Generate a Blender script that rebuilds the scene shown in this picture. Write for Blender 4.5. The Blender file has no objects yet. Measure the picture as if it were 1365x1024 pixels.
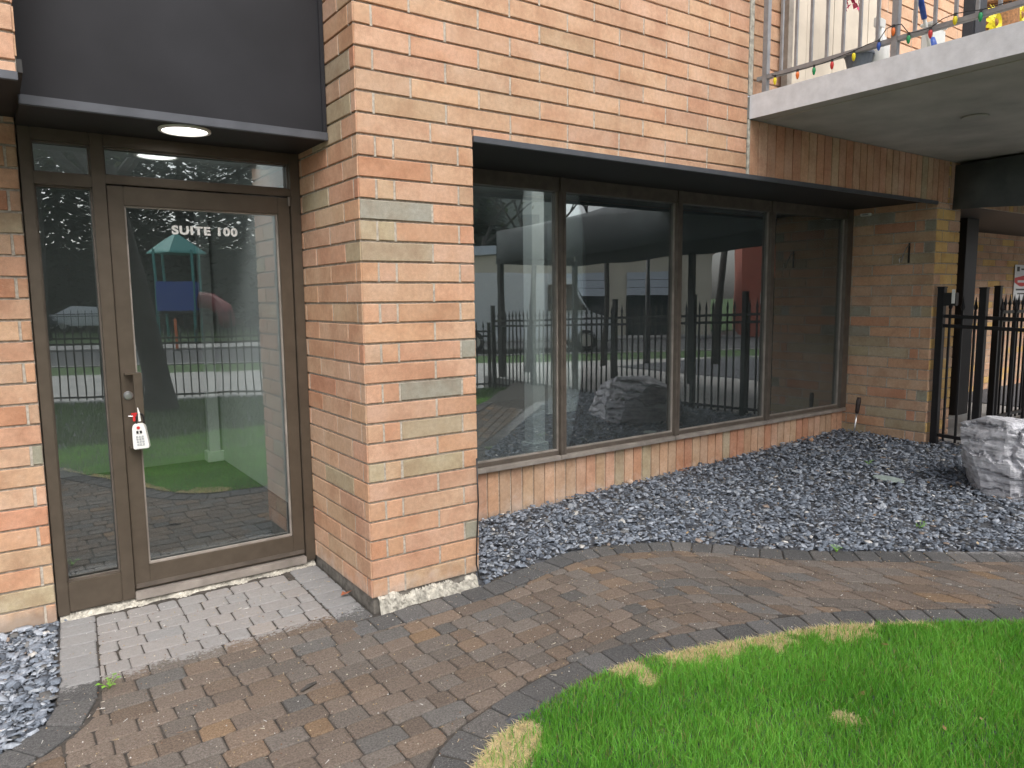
import bpy, bmesh, math, random
import numpy as np
from mathutils import Vector, Matrix
random.seed(7); rng = np.random.default_rng(11)
S = bpy.context.scene; COL = S.collection
R = math.radians
CY = 0.1016            # one brick course
Y0 = 0.87              # plane of the glazing

# ------------------------------------------------------------------ materials
def mat(name):
    m = bpy.data.materials.new(name); m.use_nodes = True
    nt = m.node_tree; nt.nodes.clear()
    out = nt.nodes.new('ShaderNodeOutputMaterial')
    return m, nt, out
def nd(nt, t, **kw):
    n = nt.nodes.new(t)
    for k, v in kw.items():
        if k in n.inputs: n.inputs[k].default_value = v
        else: setattr(n, k, v)
    return n
def L(nt, a, b): nt.links.new(a, b)
def ramp(nt, src, pts):
    r = nd(nt, 'ShaderNodeValToRGB'); e = r.color_ramp.elements
    while len(e) < len(pts): e.new(0.5)
    for el, (p, c) in zip(e, pts):
        el.position = p; el.color = (*c, 1) if len(c) == 3 else c
    L(nt, src, r.inputs[0]); return r
def noise(nt, vec, scale, detail=4, rough=0.55):
    n = nd(nt, 'ShaderNodeTexNoise'); n.inputs['Scale'].default_value = scale
    n.inputs['Detail'].default_value = detail; n.inputs['Roughness'].default_value = rough
    if vec is not None: L(nt, vec, n.inputs['Vector'])
    return n
def mixc(nt, mode, fac, a, b):
    m = nd(nt, 'ShaderNodeMix', data_type='RGBA', blend_type=mode)
    for i, v in ((0, fac), (6, a), (7, b)):
        if hasattr(v, 'is_linked') or hasattr(v, 'links'): L(nt, v, m.inputs[i])
        else: m.inputs[i].default_value = v if i == 0 else (*v, 1)
    return m.outputs[2]
def mathn(nt, op, a, b=0.0, clamp=False):
    m = nd(nt, 'ShaderNodeMath', operation=op, use_clamp=clamp)
    for i, v in ((0, a), (1, b)):
        if hasattr(v, 'links'): L(nt, v, m.inputs[i])
        else: m.inputs[i].default_value = v
    return m.outputs[0]
def bump(nt, h, strength, dist):
    b = nd(nt, 'ShaderNodeBump', Strength=strength, Distance=dist); L(nt, h, b.inputs['Height']); return b.outputs[0]
def plain(name, col, rough=0.6, metal=0.0, var=0.15, scale=30, bmp=0.0, spec=0.5, bscale=200):
    m, nt, out = mat(name)
    p = nd(nt, 'ShaderNodeBsdfPrincipled', Roughness=rough, Metallic=metal)
    p.inputs['Specular IOR Level'].default_value = spec
    tc = nd(nt, 'ShaderNodeTexCoord')
    n = noise(nt, tc.outputs['Object'], scale)
    lo = tuple(max(0, c*(1-var)) for c in col); hi = tuple(c*(1+var) for c in col)
    r = ramp(nt, n.outputs[0], [(0.3, lo), (0.7, hi)])
    L(nt, r.outputs[0], p.inputs['Base Color'])
    if bmp:
        n2 = noise(nt, tc.outputs['Object'], bscale)
        L(nt, bump(nt, n2.outputs[0], bmp, 0.003), p.inputs['Normal'])
    L(nt, p.outputs[0], out.inputs[0]); return m
def tinted(name, rough=0.85, nscale=60, amt=0.35, bmp=0.4, bdist=0.003, bscale=260, extra=None, spec=0.3):
    """material whose base colour is the face attribute 'tint' times a noise"""
    m, nt, out = mat(name)
    p = nd(nt, 'ShaderNodeBsdfPrincipled', Roughness=rough); p.inputs['Specular IOR Level'].default_value = spec
    at = nd(nt, 'ShaderNodeAttribute', attribute_name='tint')
    geo = nd(nt, 'ShaderNodeNewGeometry')
    n = noise(nt, geo.outputs['Position'], nscale, 5, 0.6)
    k = ramp(nt, n.outputs[0], [(0.3, (1-amt,)*3), (0.7, (1+amt*0.6,)*3)])
    c = mixc(nt, 'MULTIPLY', 1.0, at.outputs['Color'], k.outputs[0])
    if extra: c = extra(nt, geo, c)
    L(nt, c, p.inputs['Base Color'])
    if bmp:
        n2 = noise(nt, geo.outputs['Position'], bscale, 4, 0.6)
        L(nt, bump(nt, n2.outputs[0], bmp, bdist), p.inputs['Normal'])
    L(nt, p.outputs[0], out.inputs[0]); return m

def brick_extra(nt, geo, c):
    # flashed (kiln-darkened) blotches and wire-cut grain
    n = noise(nt, geo.outputs['Position'], 7, 3, 0.5)
    f = ramp(nt, n.outputs[0], [(0.55, (0, 0, 0)), (0.75, (1, 1, 1))])
    c = mixc(nt, 'MIX', mathn(nt, 'MULTIPLY', f.outputs[0], 0.22), c, (0.40, 0.31, 0.22))
    mp = nd(nt, 'ShaderNodeMapping'); mp.inputs['Location'].default_value = (3, 9, 5); L(nt, geo.outputs['Position'], mp.inputs[0])
    nb = noise(nt, mp.outputs[0], 5.5, 5, 0.6)
    fb = ramp(nt, nb.outputs[0], [(0.35, (0.86, 0.80, 0.78)), (0.5, (1, 1, 1)), (0.66, (1.06, 1.1, 1.16))])
    c = mixc(nt, 'MULTIPLY', 1.0, c, fb.outputs[0])
    ns = noise(nt, mp.outputs[0], 38, 5, 0.75)
    fs = ramp(nt, ns.outputs[0], [(0.60, (0, 0, 0)), (0.74, (1, 1, 1))])
    c = mixc(nt, 'MIX', mathn(nt, 'MULTIPLY', fs.outputs[0], 0.35), c, (0.62, 0.52, 0.43))
    n2 = noise(nt, geo.outputs['Position'], 420, 2, 0.7)
    k = ramp(nt, n2.outputs[0], [(0.3, (0.82, 0.8, 0.78)), (0.72, (1.12, 1.12, 1.12))])
    c = mixc(nt, 'MULTIPLY', 1.0, c, k.outputs[0])
    # efflorescence low on the wall (a stain with its own ragged edge)
    sx = nd(nt, 'ShaderNodeSeparateXYZ'); L(nt, geo.outputs['Position'], sx.inputs[0])
    n3 = noise(nt, geo.outputs['Position'], 9, 5, 0.65)
    h = mathn(nt, 'ADD', mathn(nt, 'MULTIPLY', sx.outputs[2], -3.2), mathn(nt, 'MULTIPLY', n3.outputs[0], 1.6))
    e = ramp(nt, h, [(0.55, (0, 0, 0)), (0.95, (1, 1, 1))])
    c = mixc(nt, 'MIX', mathn(nt, 'MULTIPLY', e.outputs[0], 0.35), c, (0.62, 0.55, 0.50))
    n6 = noise(nt, geo.outputs['Position'], 14, 6, 0.7)      # soil splash in the lowest course
    h6 = mathn(nt, 'ADD', mathn(nt, 'MULTIPLY', sx.outputs[2], -9.0), mathn(nt, 'MULTIPLY', n6.outputs[0], 1.5))
    e6 = ramp(nt, h6, [(0.45, (0, 0, 0)), (0.95, (1, 1, 1))])
    return mixc(nt, 'MIX', mathn(nt, 'MULTIPLY', e6.outputs[0], 0.55), c, (0.20, 0.165, 0.135))
M_BRICK = tinted('brick', 0.9, 45, 0.14, 0.5, 0.002, 300, brick_extra, 0.2)
M_MORTAR = plain('mortar', (0.42, 0.37, 0.31), 0.95, var=0.3, scale=60, bmp=0.6)

def dust_extra(nt, geo, c):
    sx = nd(nt, 'ShaderNodeSeparateXYZ'); L(nt, geo.outputs['Position'], sx.inputs[0])
    n = noise(nt, geo.outputs['Position'], 7, 6, 0.7)
    n2 = noise(nt, geo.outputs['Position'], 55, 4, 0.7)
    w = mathn(nt, 'ADD', mathn(nt, 'MULTIPLY', n.outputs[0], 0.20), mathn(nt, 'MULTIPLY', n2.outputs[0], 0.30))
    # dry, dusty strip of paving at the door: y > about 0.07
    a = mathn(nt, 'SUBTRACT', mathn(nt, 'ADD', sx.outputs[1], w), 0.31)
    m1 = mathn(nt, 'MULTIPLY', a, 26.0, True)
    # dry corner under the balcony
    b = mathn(nt, 'SUBTRACT', mathn(nt, 'ADD', mathn(nt, 'ADD', mathn(nt, 'MULTIPLY', sx.outputs[0], 0.75), mathn(nt, 'MULTIPLY', sx.outputs[1], 0.66)), w), 1.55)
    m2 = mathn(nt, 'MULTIPLY', b, 16.0, True)
    m2 = mathn(nt, 'MULTIPLY', m2, mathn(nt, 'GREATER_THAN', sx.outputs[0], 2.0))
    f = mathn(nt, 'MULTIPLY', mathn(nt, 'MAXIMUM', m1, m2), mathn(nt, 'ADD', mathn(nt, 'MULTIPLY', n2.outputs[0], 0.5), 0.36))
    c = mixc(nt, 'MIX', f, c, (0.37, 0.365, 0.365))
    # pale grit speckle
    v = nd(nt, 'ShaderNodeTexVoronoi'); v.inputs['Scale'].default_value = 190; L(nt, geo.outputs['Position'], v.inputs['Vector'])
    sp = ramp(nt, v.outputs['Distance'], [(0.12, (1, 1, 1)), (0.26, (0, 0, 0))])
    n4 = noise(nt, geo.outputs['Position'], 6, 3)
    s4 = ramp(nt, n4.outputs[0], [(0.36, (0, 0, 0)), (0.66, (1, 1, 1))])
    return mixc(nt, 'MIX', mathn(nt, 'MULTIPLY', mathn(nt, 'MULTIPLY', sp.outputs[0], s4.outputs[0]), 0.7), c, (0.50, 0.46, 0.42))
M_PAVER = tinted('paver', 0.92, 130, 0.42, 1.0, 0.005, 260, dust_extra, 0.2)
M_SLATE = tinted('slate', 0.8, 80, 0.3, 0.4, 0.003, 120, None, 0.2)
M_SOIL = plain('soil', (0.085, 0.088, 0.098), 0.95, var=0.5, scale=50, bmp=0.6)
M_JOINT = plain('joint_sand', (0.058, 0.050, 0.043), 0.95, var=0.45, scale=40, bmp=0.6)
M_BRONZE = plain('bronze_frame', (0.105, 0.083, 0.062), 0.42, 0.35, 0.12, 14, 0.03)
M_WINFRAME = plain('window_bronze', (0.13, 0.108, 0.09), 0.45, 0.3, 0.2, 12, 0.03)
M_SILL = plain('window_sill_metal', (0.30, 0.265, 0.235), 0.5, 0.2, 0.25, 9, 0.05)
M_BLACK = plain('black_fascia', (0.021, 0.021, 0.0245), 0.6, 0.0, 0.2, 2.2, 0.05, spec=.2, bscale=25)
M_SOFFIT = plain('soffit_black', (0.016, 0.015, 0.015), 0.6, 0, 0.2, 4, 0.02)
M_TRIM = plain('trim_metal', (0.10, 0.105, 0.12), 0.4, 0.3, 0.15, 8, 0.02)
M_IRON = plain('black_iron', (0.012, 0.012, 0.014), 0.4, 0.2, 0.2, 20, 0.1)
M_RAIL = plain('rail_grey', (0.30, 0.30, 0.31), 0.5, 0.3, 0.15, 20, 0.05)
M_CONC = plain('concrete', (0.42, 0.41, 0.395), 0.9, 0, 0.16, 5, 0.4, bscale=120)
M_SLABUNDER = plain('slab_underside', (0.43, 0.42, 0.38), 0.9, 0, 0.22, 2.2, 0.3, bscale=60)
M_WHITECONC = plain('slab_edge_paint', (0.70, 0.71, 0.745), 0.85, 0, 0.10, 14, 0.3, bscale=150)
M_FOOT = plain('footing_concrete', (0.42, 0.395, 0.34), 0.95, 0, 0.45, 28, 0.9, bscale=90)
M_CANVAS = plain('canopy_fabric', (0.085, 0.095, 0.10), 0.8, 0, 0.2, 6, 0.2)
M_WALLWHITE = plain('interior_paint', (0.86, 0.89, 0.87), 0.8, 0, 0.05, 3)
M_WALLGREY = plain('interior_grey', (0.36, 0.37, 0.36), 0.8, 0, 0.08, 3)
M_CARPET = plain('carpet', (0.10, 0.10, 0.102), 0.95, 0, 0.4, 70, 0.5)
M_WHITE = plain('white_plastic', (0.75, 0.75, 0.72), 0.4, 0, 0.04, 12)
M_STEEL = plain('steel', (0.65, 0.65, 0.66), 0.28, 0.9, 0.06, 20)
M_RED = plain('red_plastic', (0.55, 0.03, 0.03), 0.4)
M_DARKPL = plain('dark_plastic', (0.015, 0.015, 0.016), 0.4)
M_SLIDE = plain('faded_red', (.30, .06, .07), .5)
M_BLUE = plain('blue_plastic', (0.03, 0.09, 0.40), 0.4)
M_TEAL = plain('teal_metal', (0.05, 0.30, 0.28), 0.5)
M_YELLOW = plain('yellow_petals', (0.80, 0.66, 0.02), 0.5)
M_GREENPL = plain('green_bulb', (0.02, 0.28, 0.10), 0.25)
M_ORANGE = plain('orange_plastic', (0.75, 0.17, 0.03), 0.4)
M_BROWN = plain('brown_weave', (0.28, 0.13, 0.05), 0.8, 0, 0.5, 60, 0.6)
M_BARK = plain('bark', (0.055, 0.05, 0.045), 0.95, 0, 0.4, 22, 1.0, bscale=60)
M_ASPHALT = plain('asphalt', (0.075, 0.075, 0.078), 0.9, 0, 0.2, 12, 0.3)
M_WALK = plain('sidewalk_concrete', (0.36, 0.35, 0.335), 0.9, 0, 0.12, 2, 0.3)
M_BEIGE = plain('beige_stucco', (0.62, 0.57, 0.46), 0.9, 0, 0.06, 2, 0.2)
M_GARAGE = plain('garage_door_white', (0.55, 0.60, 0.66), 0.5, 0, 0.05, 4)
M_REDBRICK = plain('red_stucco', (0.42, 0.13, 0.09), 0.9, 0, 0.15, 3, 0.3)
M_DARKGLASS = plain('dark_glass', (0.015, 0.02, 0.024), 0.06, 0, 0.1, 3)
M_CARWHITE = plain('car_white', (0.70, 0.72, 0.75), 0.25)
M_CARGREY = plain('car_grey', (0.10, 0.11, 0.13), 0.25, 0.3)
M_CARBLUE = plain('car_blue', (0.04, 0.09, 0.20), 0.25, 0.3)
M_TYRE = plain('tyre', (0.02, 0.02, 0.02), 0.85)
M_LAWN = plain('lawn_ground', (0.05, 0.10, 0.022), 0.95, 0, 0.45, 14, 0.6)
M_PAPER = plain('sign_white', (0.72, 0.72, 0.72), 0.5, 0, 0.02, 10)
M_LETTER = plain('vinyl_lettering', (0.78, 0.78, 0.76), 0.6, 0, 0.05, 30)

def emis(name, col, st):
    m, nt, out = mat(name); e = nd(nt, 'ShaderNodeEmission', Strength=st); e.inputs[0].default_value = (*col, 1)
    L(nt, e.outputs[0], out.inputs[0]); return m
M_LAMP = emis('lamp_disc', (1.0, 0.97, 0.92), 2.2)
def glass(name, tint, refl, wav=0.0015, film=0.055):   # film: dust on the pane
    m, nt, out = mat(name)
    tr = nd(nt, 'ShaderNodeBsdfTransparent'); tr.inputs[0].default_value = (*tint, 1)
    gl = nd(nt, 'ShaderNodeBsdfGlossy', Roughness=0.0); gl.inputs[0].default_value = (0.93, 0.97, 0.98, 1)
    lw = nd(nt, 'ShaderNodeFresnel', IOR=1.52)
    f = mathn(nt, 'ADD', mathn(nt, 'MULTIPLY', lw.outputs[0], 0.9), refl, True)
    tc = nd(nt, 'ShaderNodeTexCoord'); n = noise(nt, tc.outputs['Object'], 1.7, 2, 0.4)
    L(nt, bump(nt, n.outputs[0], 0.10, wav*4), gl.inputs['Normal'])
    mx = nd(nt, 'ShaderNodeMixShader'); L(nt, f, mx.inputs[0]); L(nt, tr.outputs[0], mx.inputs[1]); L(nt, gl.outputs[0], mx.inputs[2])
    df = nd(nt, 'ShaderNodeBsdfDiffuse'); df.inputs[0].default_value = (.62, .66, .66, 1)
    n5 = noise(nt, tc.outputs['Object'], 3.0, 5, 0.6); rr = ramp(nt, n5.outputs[0], [(0.3, (film*.7,)*3), (0.75, (film*1.35,)*3)])
    m2 = nd(nt, 'ShaderNodeMixShader'); L(nt, rr.outputs[0], m2.inputs[0]); L(nt, mx.outputs[0], m2.inputs[1]); L(nt, df.outputs[0], m2.inputs[2])
    L(nt, m2.outputs[0], out.inputs[0]); return m
M_GLASS = glass('tinted_glass', (0.86, 0.91, 0.90), 0.21, film=0.024)
M_GLASSDOOR = glass('door_glass', (0.92, 0.96, 0.95), 0.16, film=0.010)

def grass_mat():
    m, nt, out = mat('grass_blades')
    at = nd(nt, 'ShaderNodeAttribute', attribute_name='tint')
    d = nd(nt, 'ShaderNodeBsdfPrincipled', Roughness=0.5); L(nt, at.outputs['Color'], d.inputs['Base Color'])
    d.inputs['Specular IOR Level'].default_value = 0.25
    t = nd(nt, 'ShaderNodeBsdfTranslucent')
    L(nt, mixc(nt, 'MULTIPLY', 1.0, at.outputs['Color'], (1.25, 1.35, 0.7)), t.inputs[0])
    mx = nd(nt, 'ShaderNodeMixShader'); mx.inputs[0].default_value = 0.38
    L(nt, d.outputs[0], mx.inputs[1]); L(nt, t.outputs[0], mx.inputs[2]); L(nt, mx.outputs[0], out.inputs[0]); return m
M_GRASS = grass_mat()
def rock_mat():
    m, nt, out = mat('banded_stone')
    p = nd(nt, 'ShaderNodeBsdfPrincipled', Roughness=0.85)
    tc = nd(nt, 'ShaderNodeTexCoord'); mp = nd(nt, 'ShaderNodeMapping')
    mp.inputs['Rotation'].default_value = (0, R(8), 0); mp.inputs['Scale'].default_value = (1.2, 1.2, 9)
    L(nt, tc.outputs['Object'], mp.inputs[0])
    n = noise(nt, mp.outputs[0], 2.2, 7, 0.68)
    n2 = noise(nt, tc.outputs['Object'], 14, 6, 0.7)
    c = ramp(nt, n.outputs[0], [(0.30, (0.13, 0.13, 0.145)), (0.45, (0.40, 0.40, 0.43)), (0.60, (0.62, 0.62, 0.66)), (0.75, (0.36, 0.36, 0.39))])
    k = ramp(nt, n2.outputs[0], [(0.3, (0.7, 0.7, 0.7)), (0.7, (1.2, 1.2, 1.2))])
    L(nt, mixc(nt, 'MULTIPLY', 1.0, c.outputs[0], k.outputs[0]), p.inputs['Base Color'])
    h = mathn(nt, 'ADD', n.outputs[0], mathn(nt, 'MULTIPLY', n2.outputs[0], 0.5))
    L(nt, bump(nt, h, 0.9, 0.03), p.inputs['Normal']); L(nt, p.outputs[0], out.inputs[0]); return m
M_ROCK = rock_mat()

# ------------------------------------------------------------------ objects
def link(name, me, m, parent=None):
    o = bpy.data.objects.new(name, me); COL.objects.link(o)
    if m is not None and me is not None: me.materials.append(m)
    if parent is not None: o.parent = parent
    return o
def tag(o, label=None, cat=None, group=None, kind=None):
    for k, v in (('label', label), ('category', cat), ('group', group), ('kind', kind)):
        if v: o[k] = v
    return o
def thing(name, label, cat, loc=(0, 0, 0), rz=0, group=None):
    o = bpy.data.objects.new(name, None); COL.objects.link(o); o.location = loc; o.rotation_euler = (0, 0, rz)
    o.empty_display_size = 0.1
    return tag(o, label, cat, group)
class MB:
    def __init__(s): s.v = []; s.f = []; s.c = []
    def quadface(s, pts, col=None):
        b = len(s.v); s.v += [tuple(p) for p in pts]; s.f.append(tuple(range(b, b+len(pts)))); s.c.append(col or (1, 1, 1)); return s
    def box(s, x0, x1, y0, y1, z0, z1, col=None):
        b = len(s.v); s.v += [(x, y, z) for x in (x0, x1) for y in (y0, y1) for z in (z0, z1)]
        for f in ((0, 1, 3, 2), (4, 6, 7, 5), (0, 4, 5, 1), (2, 3, 7, 6), (0, 2, 6, 4), (1, 5, 7, 3)):
            s.f.append(tuple(b+i for i in f)); s.c.append(col or (1, 1, 1))
        return s
    def tube(s, pts, rad, n=8, col=None, cap=True):
        pts = [Vector(p) for p in pts]; rad = rad if hasattr(rad, '__len__') else [rad]*len(pts)
        rings = []; up = None
        for i, p in enumerate(pts):
            t = (pts[min(i+1, len(pts)-1)]-pts[max(i-1, 0)]).normalized()
            if up is None: up = Vector((0, 0, 1)) if abs(t.z) < 0.9 else Vector((1, 0, 0))
            a = t.cross(up).normalized(); up = a.cross(t).normalized()
            b = len(s.v); rings.append(b)
            for k in range(n):
                an = 2*math.pi*k/n; s.v.append(tuple(p+(a*math.cos(an)+up*math.sin(an))*rad[i]))
        for r0, r1 in zip(rings, rings[1:]):
            for k in range(n):
                s.f.append((r0+k, r0+(k+1) % n, r1+(k+1) % n, r1+k)); s.c.append(col or (1, 1, 1))
        if cap:
            s.f.append(tuple(rings[0]+k for k in reversed(range(n)))); s.f.append(tuple(rings[-1]+k for k in range(n))); s.c += [col or (1, 1, 1)]*2
        return s
    def lathe(s, prof, c=(0, 0, 0), n=16, col=None, axis='z'):
        b = len(s.v)
        for r, h in prof:
            for k in range(n):
                a = 2*math.pi*k/n; x, y = r*math.cos(a), r*math.sin(a)
                s.v.append((c[0]+x, c[1]+y, c[2]+h) if axis == 'z' else (c[0]+x, c[1]-h, c[2]+y))
        for i in range(len(prof)-1):
            for k in range(n):
                s.f.append((b+i*n+k, b+i*n+(k+1) % n, b+(i+1)*n+(k+1) % n, b+(i+1)*n+k)); s.c.append(col or (1, 1, 1))
        s.f.append(tuple(b+k for k in reversed(range(n)))); s.f.append(tuple(b+(len(prof)-1)*n+k for k in range(n))); s.c += [col or (1, 1, 1)]*2
        return s
    def build(s, name, m, parent=None, smooth=False, bevel=0, tint=False):
        me = bpy.data.meshes.new(name); me.from_pydata(s.v, [], s.f)
        if tint:
            a = me.attributes.new('tint', 'FLOAT_COLOR', 'FACE')
            a.data.foreach_set('color', np.array([(*c, 1) for c in s.c], np.float32).ravel())
        o = link(name, me, m, parent)
        if smooth: me.polygons.foreach_set('use_smooth', [True]*len(me.polygons))
        if bevel:
            bm = bmesh.new(); bm.from_mesh(me)
            bmesh.ops.bevel(bm, geom=list(bm.edges), offset=bevel, segments=2, affect='EDGES', clamp_overlap=True)
            bm.to_mesh(me); bm.free()
        me.update(); return o
def np_mesh(name, V, F, C, m, parent=None):
    """V (n,3); F (k,s) same-size faces or list of such; C per-face colours"""
    Fs = F if isinstance(F, list) else [F]
    me = bpy.data.meshes.new(name); nf = sum(len(f) for f in Fs); nl = sum(f.size for f in Fs)
    me.vertices.add(len(V)); me.vertices.foreach_set('co', V.astype(np.float32).ravel())
    me.loops.add(nl); me.loops.foreach_set('vertex_index', np.concatenate([f.ravel() for f in Fs]).astype(np.int32))
    tot = np.concatenate([np.full(len(f), f.shape[1]) for f in Fs]); st = np.concatenate([[0], np.cumsum(tot)[:-1]])
    me.polygons.add(nf); me.polygons.foreach_set('loop_start', st.astype(np.int32)); me.polygons.foreach_set('loop_total', tot.astype(np.int32))
    if C is not None:
        a = me.attributes.new('tint', 'FLOAT_COLOR', 'FACE'); a.data.foreach_set('color', np.c_[C, np.ones(len(C))].astype(np.float32).ravel())
    me.update(calc_edges=True); me.validate(); return link(name, me, m, parent)

def gz(x, y):   # the ground rises gently to the right and to the wall
    return -0.075+0.03*np.clip(x, 0, 6.5)+0.03*np.clip(y, 0, .87)/.87
def gzf(x, y): return float(gz(x, y))

# ------------------------------------------------------------------ brickwork
PAL = dict(peach=(0.56, 0.356, 0.239), salmon=(0.555, 0.328, 0.212), tan=(0.52, 0.35, 0.235), red=(0.52, 0.275, 0.172),
           olive=(0.43, 0.345, 0.235), grey=(0.32, 0.30, 0.24), warmlit=(0.62, 0.41, 0.165))  # last tint has warm entry lamplight painted into the brick
def pick(w):
    k = random.choices(list(w), list(w.values()))[0]; c = PAL[k]; j = random.uniform(0.92, 1.08); h = random.uniform(-0.02, 0.02)
    return (c[0]*j, c[1]*j*(1+h), c[2]*j*(1-h))
W_FAC = dict(peach=70, salmon=24, tan=5, olive=1.5)
W_PIL = dict(peach=38, salmon=34, tan=13, red=5, olive=6, grey=3)
W_LEFT = dict(peach=24, salmon=42, tan=18, red=10, olive=5, grey=1)
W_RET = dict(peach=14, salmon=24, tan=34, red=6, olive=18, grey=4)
W_WARMLIT = dict(warmlit=60, tan=30, peach=10)  # yellow mix by the second entry, lamp glow put into the brick colour
JT = 0.0060
def brick(mb, O, U, N, Z, u0, u1, z0, z1, col, dep=0.03):
    """one brick: face centre plane through O; U along wall, N outward, Z up"""
    j = JT; e = 0.0022; a = random.uniform(-0.0012, 0.0012)
    ua, ub, za, zb = u0+j, u1-j, z0+j, z1-j
    if ub-ua < 0.012 or zb-za < 0.012: return
    P = lambda u, z, n: tuple(O+U*u+Z*z+N*n)
    b = len(mb.v)
    for n, i in ((-dep, 0), (a-e, 0), (a, e)):
        jj = [(random.uniform(-.0013, .0013), random.uniform(-.0013, .0013)) for _ in range(4)] if n > -dep else [(0, 0)]*4
        mb.v += [P(ua+i+jj[0][0], za+i+jj[0][1], n), P(ub-i+jj[1][0], za+i+jj[1][1], n), P(ub-i+jj[2][0], zb-i+jj[2][1], n), P(ua+i+jj[3][0], zb-i+jj[3][1], n)]
    for r in (0, 4):
        for k in range(4): mb.f.append((b+r+k, b+r+(k+1) % 4, b+r+4+(k+1) % 4, b+r+4+k)); mb.c.append(col)
    mb.f.append((b+8, b+9, b+10, b+11)); mb.c.append(col)
def wall_rows(mb, mo, O, U, N, width, z0, z1, cuts, weights, zbase=0.0, inset=0.0115):
    """cuts(k) gives the list of joint positions of course k inside 0..width"""
    O, U, N = Vector(O), Vector(U), Vector(N); Z = Vector((0, 0, 1))
    k = math.floor((z0-zbase)/CY+1e-6)
    while zbase+k*CY < z1-1e-4:
        za, zb = max(z0, zbase+k*CY), min(z1, zbase+(k+1)*CY)
        xs = [0.0]+[c for c in cuts(k) if 0.02 < c < width-0.02]+[width]
        for a, b in zip(xs, xs[1:]): brick(mb, O, U, N, Z, a, b, za, zb, pick(weights))
        for c in xs[1:-1]:      # head joints are filled nearly flush, bed joints raked deep
            q = lambda u, z: tuple(O+U*u+Z*z-N*random.uniform(.002, .0045))
            mo.quadface([q(c-JT-.001, za+.001), q(c+JT+.001, za+.001), q(c+JT+.001, zb-JT*.6), q(c-JT-.001, zb-JT*.6)])
        k += 1
    P = lambda u, z: tuple(O+U*u+Z*z-N*inset)
    mo.quadface([P(0.004, z0), P(width-0.004, z0), P(width-0.004, z1), P(0.004, z1)])
def bond(off, step=4*CY):
    def f(k):
        s = off+(step/2 if k % 2 else 0)
        return [s+i*step for i in range(-40, 60)]
    return f
X, NX, Yv, NY = (1, 0, 0), (-1, 0, 0), (0, 1, 0), (0, -1, 0)
W, XE, PE = 0.661, 5.78, 6.25
HS = 2.39
bld = thing('apartment_building', 'tan brick apartment building with black entrance recess, storefront windows and balcony', 'building')

# facade above the openings, in plane y=0; slab level 2.775..2.94
mb, mo = MB(), MB()
ZT = 5.2
zc = 24*CY
wall_rows(mb, mo, (0, 0, 0), X, NY, 2.955, zc, ZT, bond(0.095-4*CY), W_FAC)
# cut course between soffit and the first full course, right of the pillar
wall_rows(mb, mo, (W, 0, 0), X, NY, 2.955-W, HS, zc, bond(0.095-4*CY+.2-W), W_FAC)
wall_rows(mb, mo, (3.0, 0, 0), X, NY, 9.0, 2.94, ZT, bond(0.12), W_FAC)
# soldier band under the balcony
Zv = Vector((0, 0, 1))
def soldiers(mb, mo, O, U, N, width, z0, z1, weights, step=CY):
    O, U, N = Vector(O), Vector(U), Vector(N); n = round(width/step)
    for i in range(n): brick(mb, O, U, N, Zv, i*width/n, (i+1)*width/n, z0, z1, pick(weights))
    P = lambda u, z: tuple(O+U*u+Zv*z-N*0.011)
    mo.quadface([P(0, z0), P(width, z0), P(width, z1), P(0, z1)])
soldiers(mb, mo, (2.985, 0, 0), X, NY, 2.985, HS, 2.7815, dict(salmon=36, red=16, peach=26, tan=16, olive=6))
soldiers(mb, mo, (6.01, 0, 0), X, NY, 6.0, HS, 2.7815, dict(tan=60, olive=20, warmlit=20))
wall_rows(mb, mo, (5.975, 0, 0), X, NY, .035, HS, 2.7815, lambda k: [], W_WARMLIT)
# left of the notch
wall_rows(mb, mo, (-6.0, 0, 0), X, NY, 4.655, HS, ZT, bond(0.25), W_FAC)
# right reveal of that piece, and left reveal of the pillar block above the entrance soffit
wall_rows(mb, mo, (-1.345, 0.0, 0), Yv, X, 0.36, HS+.062, ZT, bond(0.2), W_FAC)
mb.build('facade_wall', M_BRICK, bld, tint=True); mo.build('facade_mortar', M_MORTAR, bld)
# pale sealant joint
MB().box(2.955, 2.984, -0.001, 0.02, HS, 2.778).box(2.955, 2.999, -0.001, 0.02, 2.942, ZT).build('sealant_joint', M_FOOT, bld)

# corner pillar
def pil_cuts(k): return [0.406] if k % 2 else [0.095, 0.193, 0.566]
def pil_side(k): return [0.045, 0.38] + [0.79] if k % 2 else [0.08, 0.235, 0.59, 0.80]
mb, mo = MB(), MB()
wall_rows(mb, mo, (0, 0, 0), X, NY, W, 0, zc, pil_cuts, W_PIL)
def side_rows(k):
    return [0.85-c for c in ([0.19, 0.595] if k % 2 else [0.39, 0.79, 0.07])][::-1] if k % 2 else sorted(0.85-c for c in (0.39, 0.79, 0.062))
wall_rows(mb, mo, (0, 0.87, 0), NY, NX, 0.87, 0, ZT, lambda k: sorted(0.87-c for c in ((0.19, 0.595) if k % 2 else (0.39, 0.79, 0.062))), W_PIL)
wall_rows(mb, mo, (W, 0, 0), Yv, X, 0.87, 0, HS+.02, bond(0.3), W_PIL)
mb.build('corner_pillar', M_BRICK, bld, tint=True); mo.build('pillar_mortar', M_MORTAR, bld)
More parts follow.
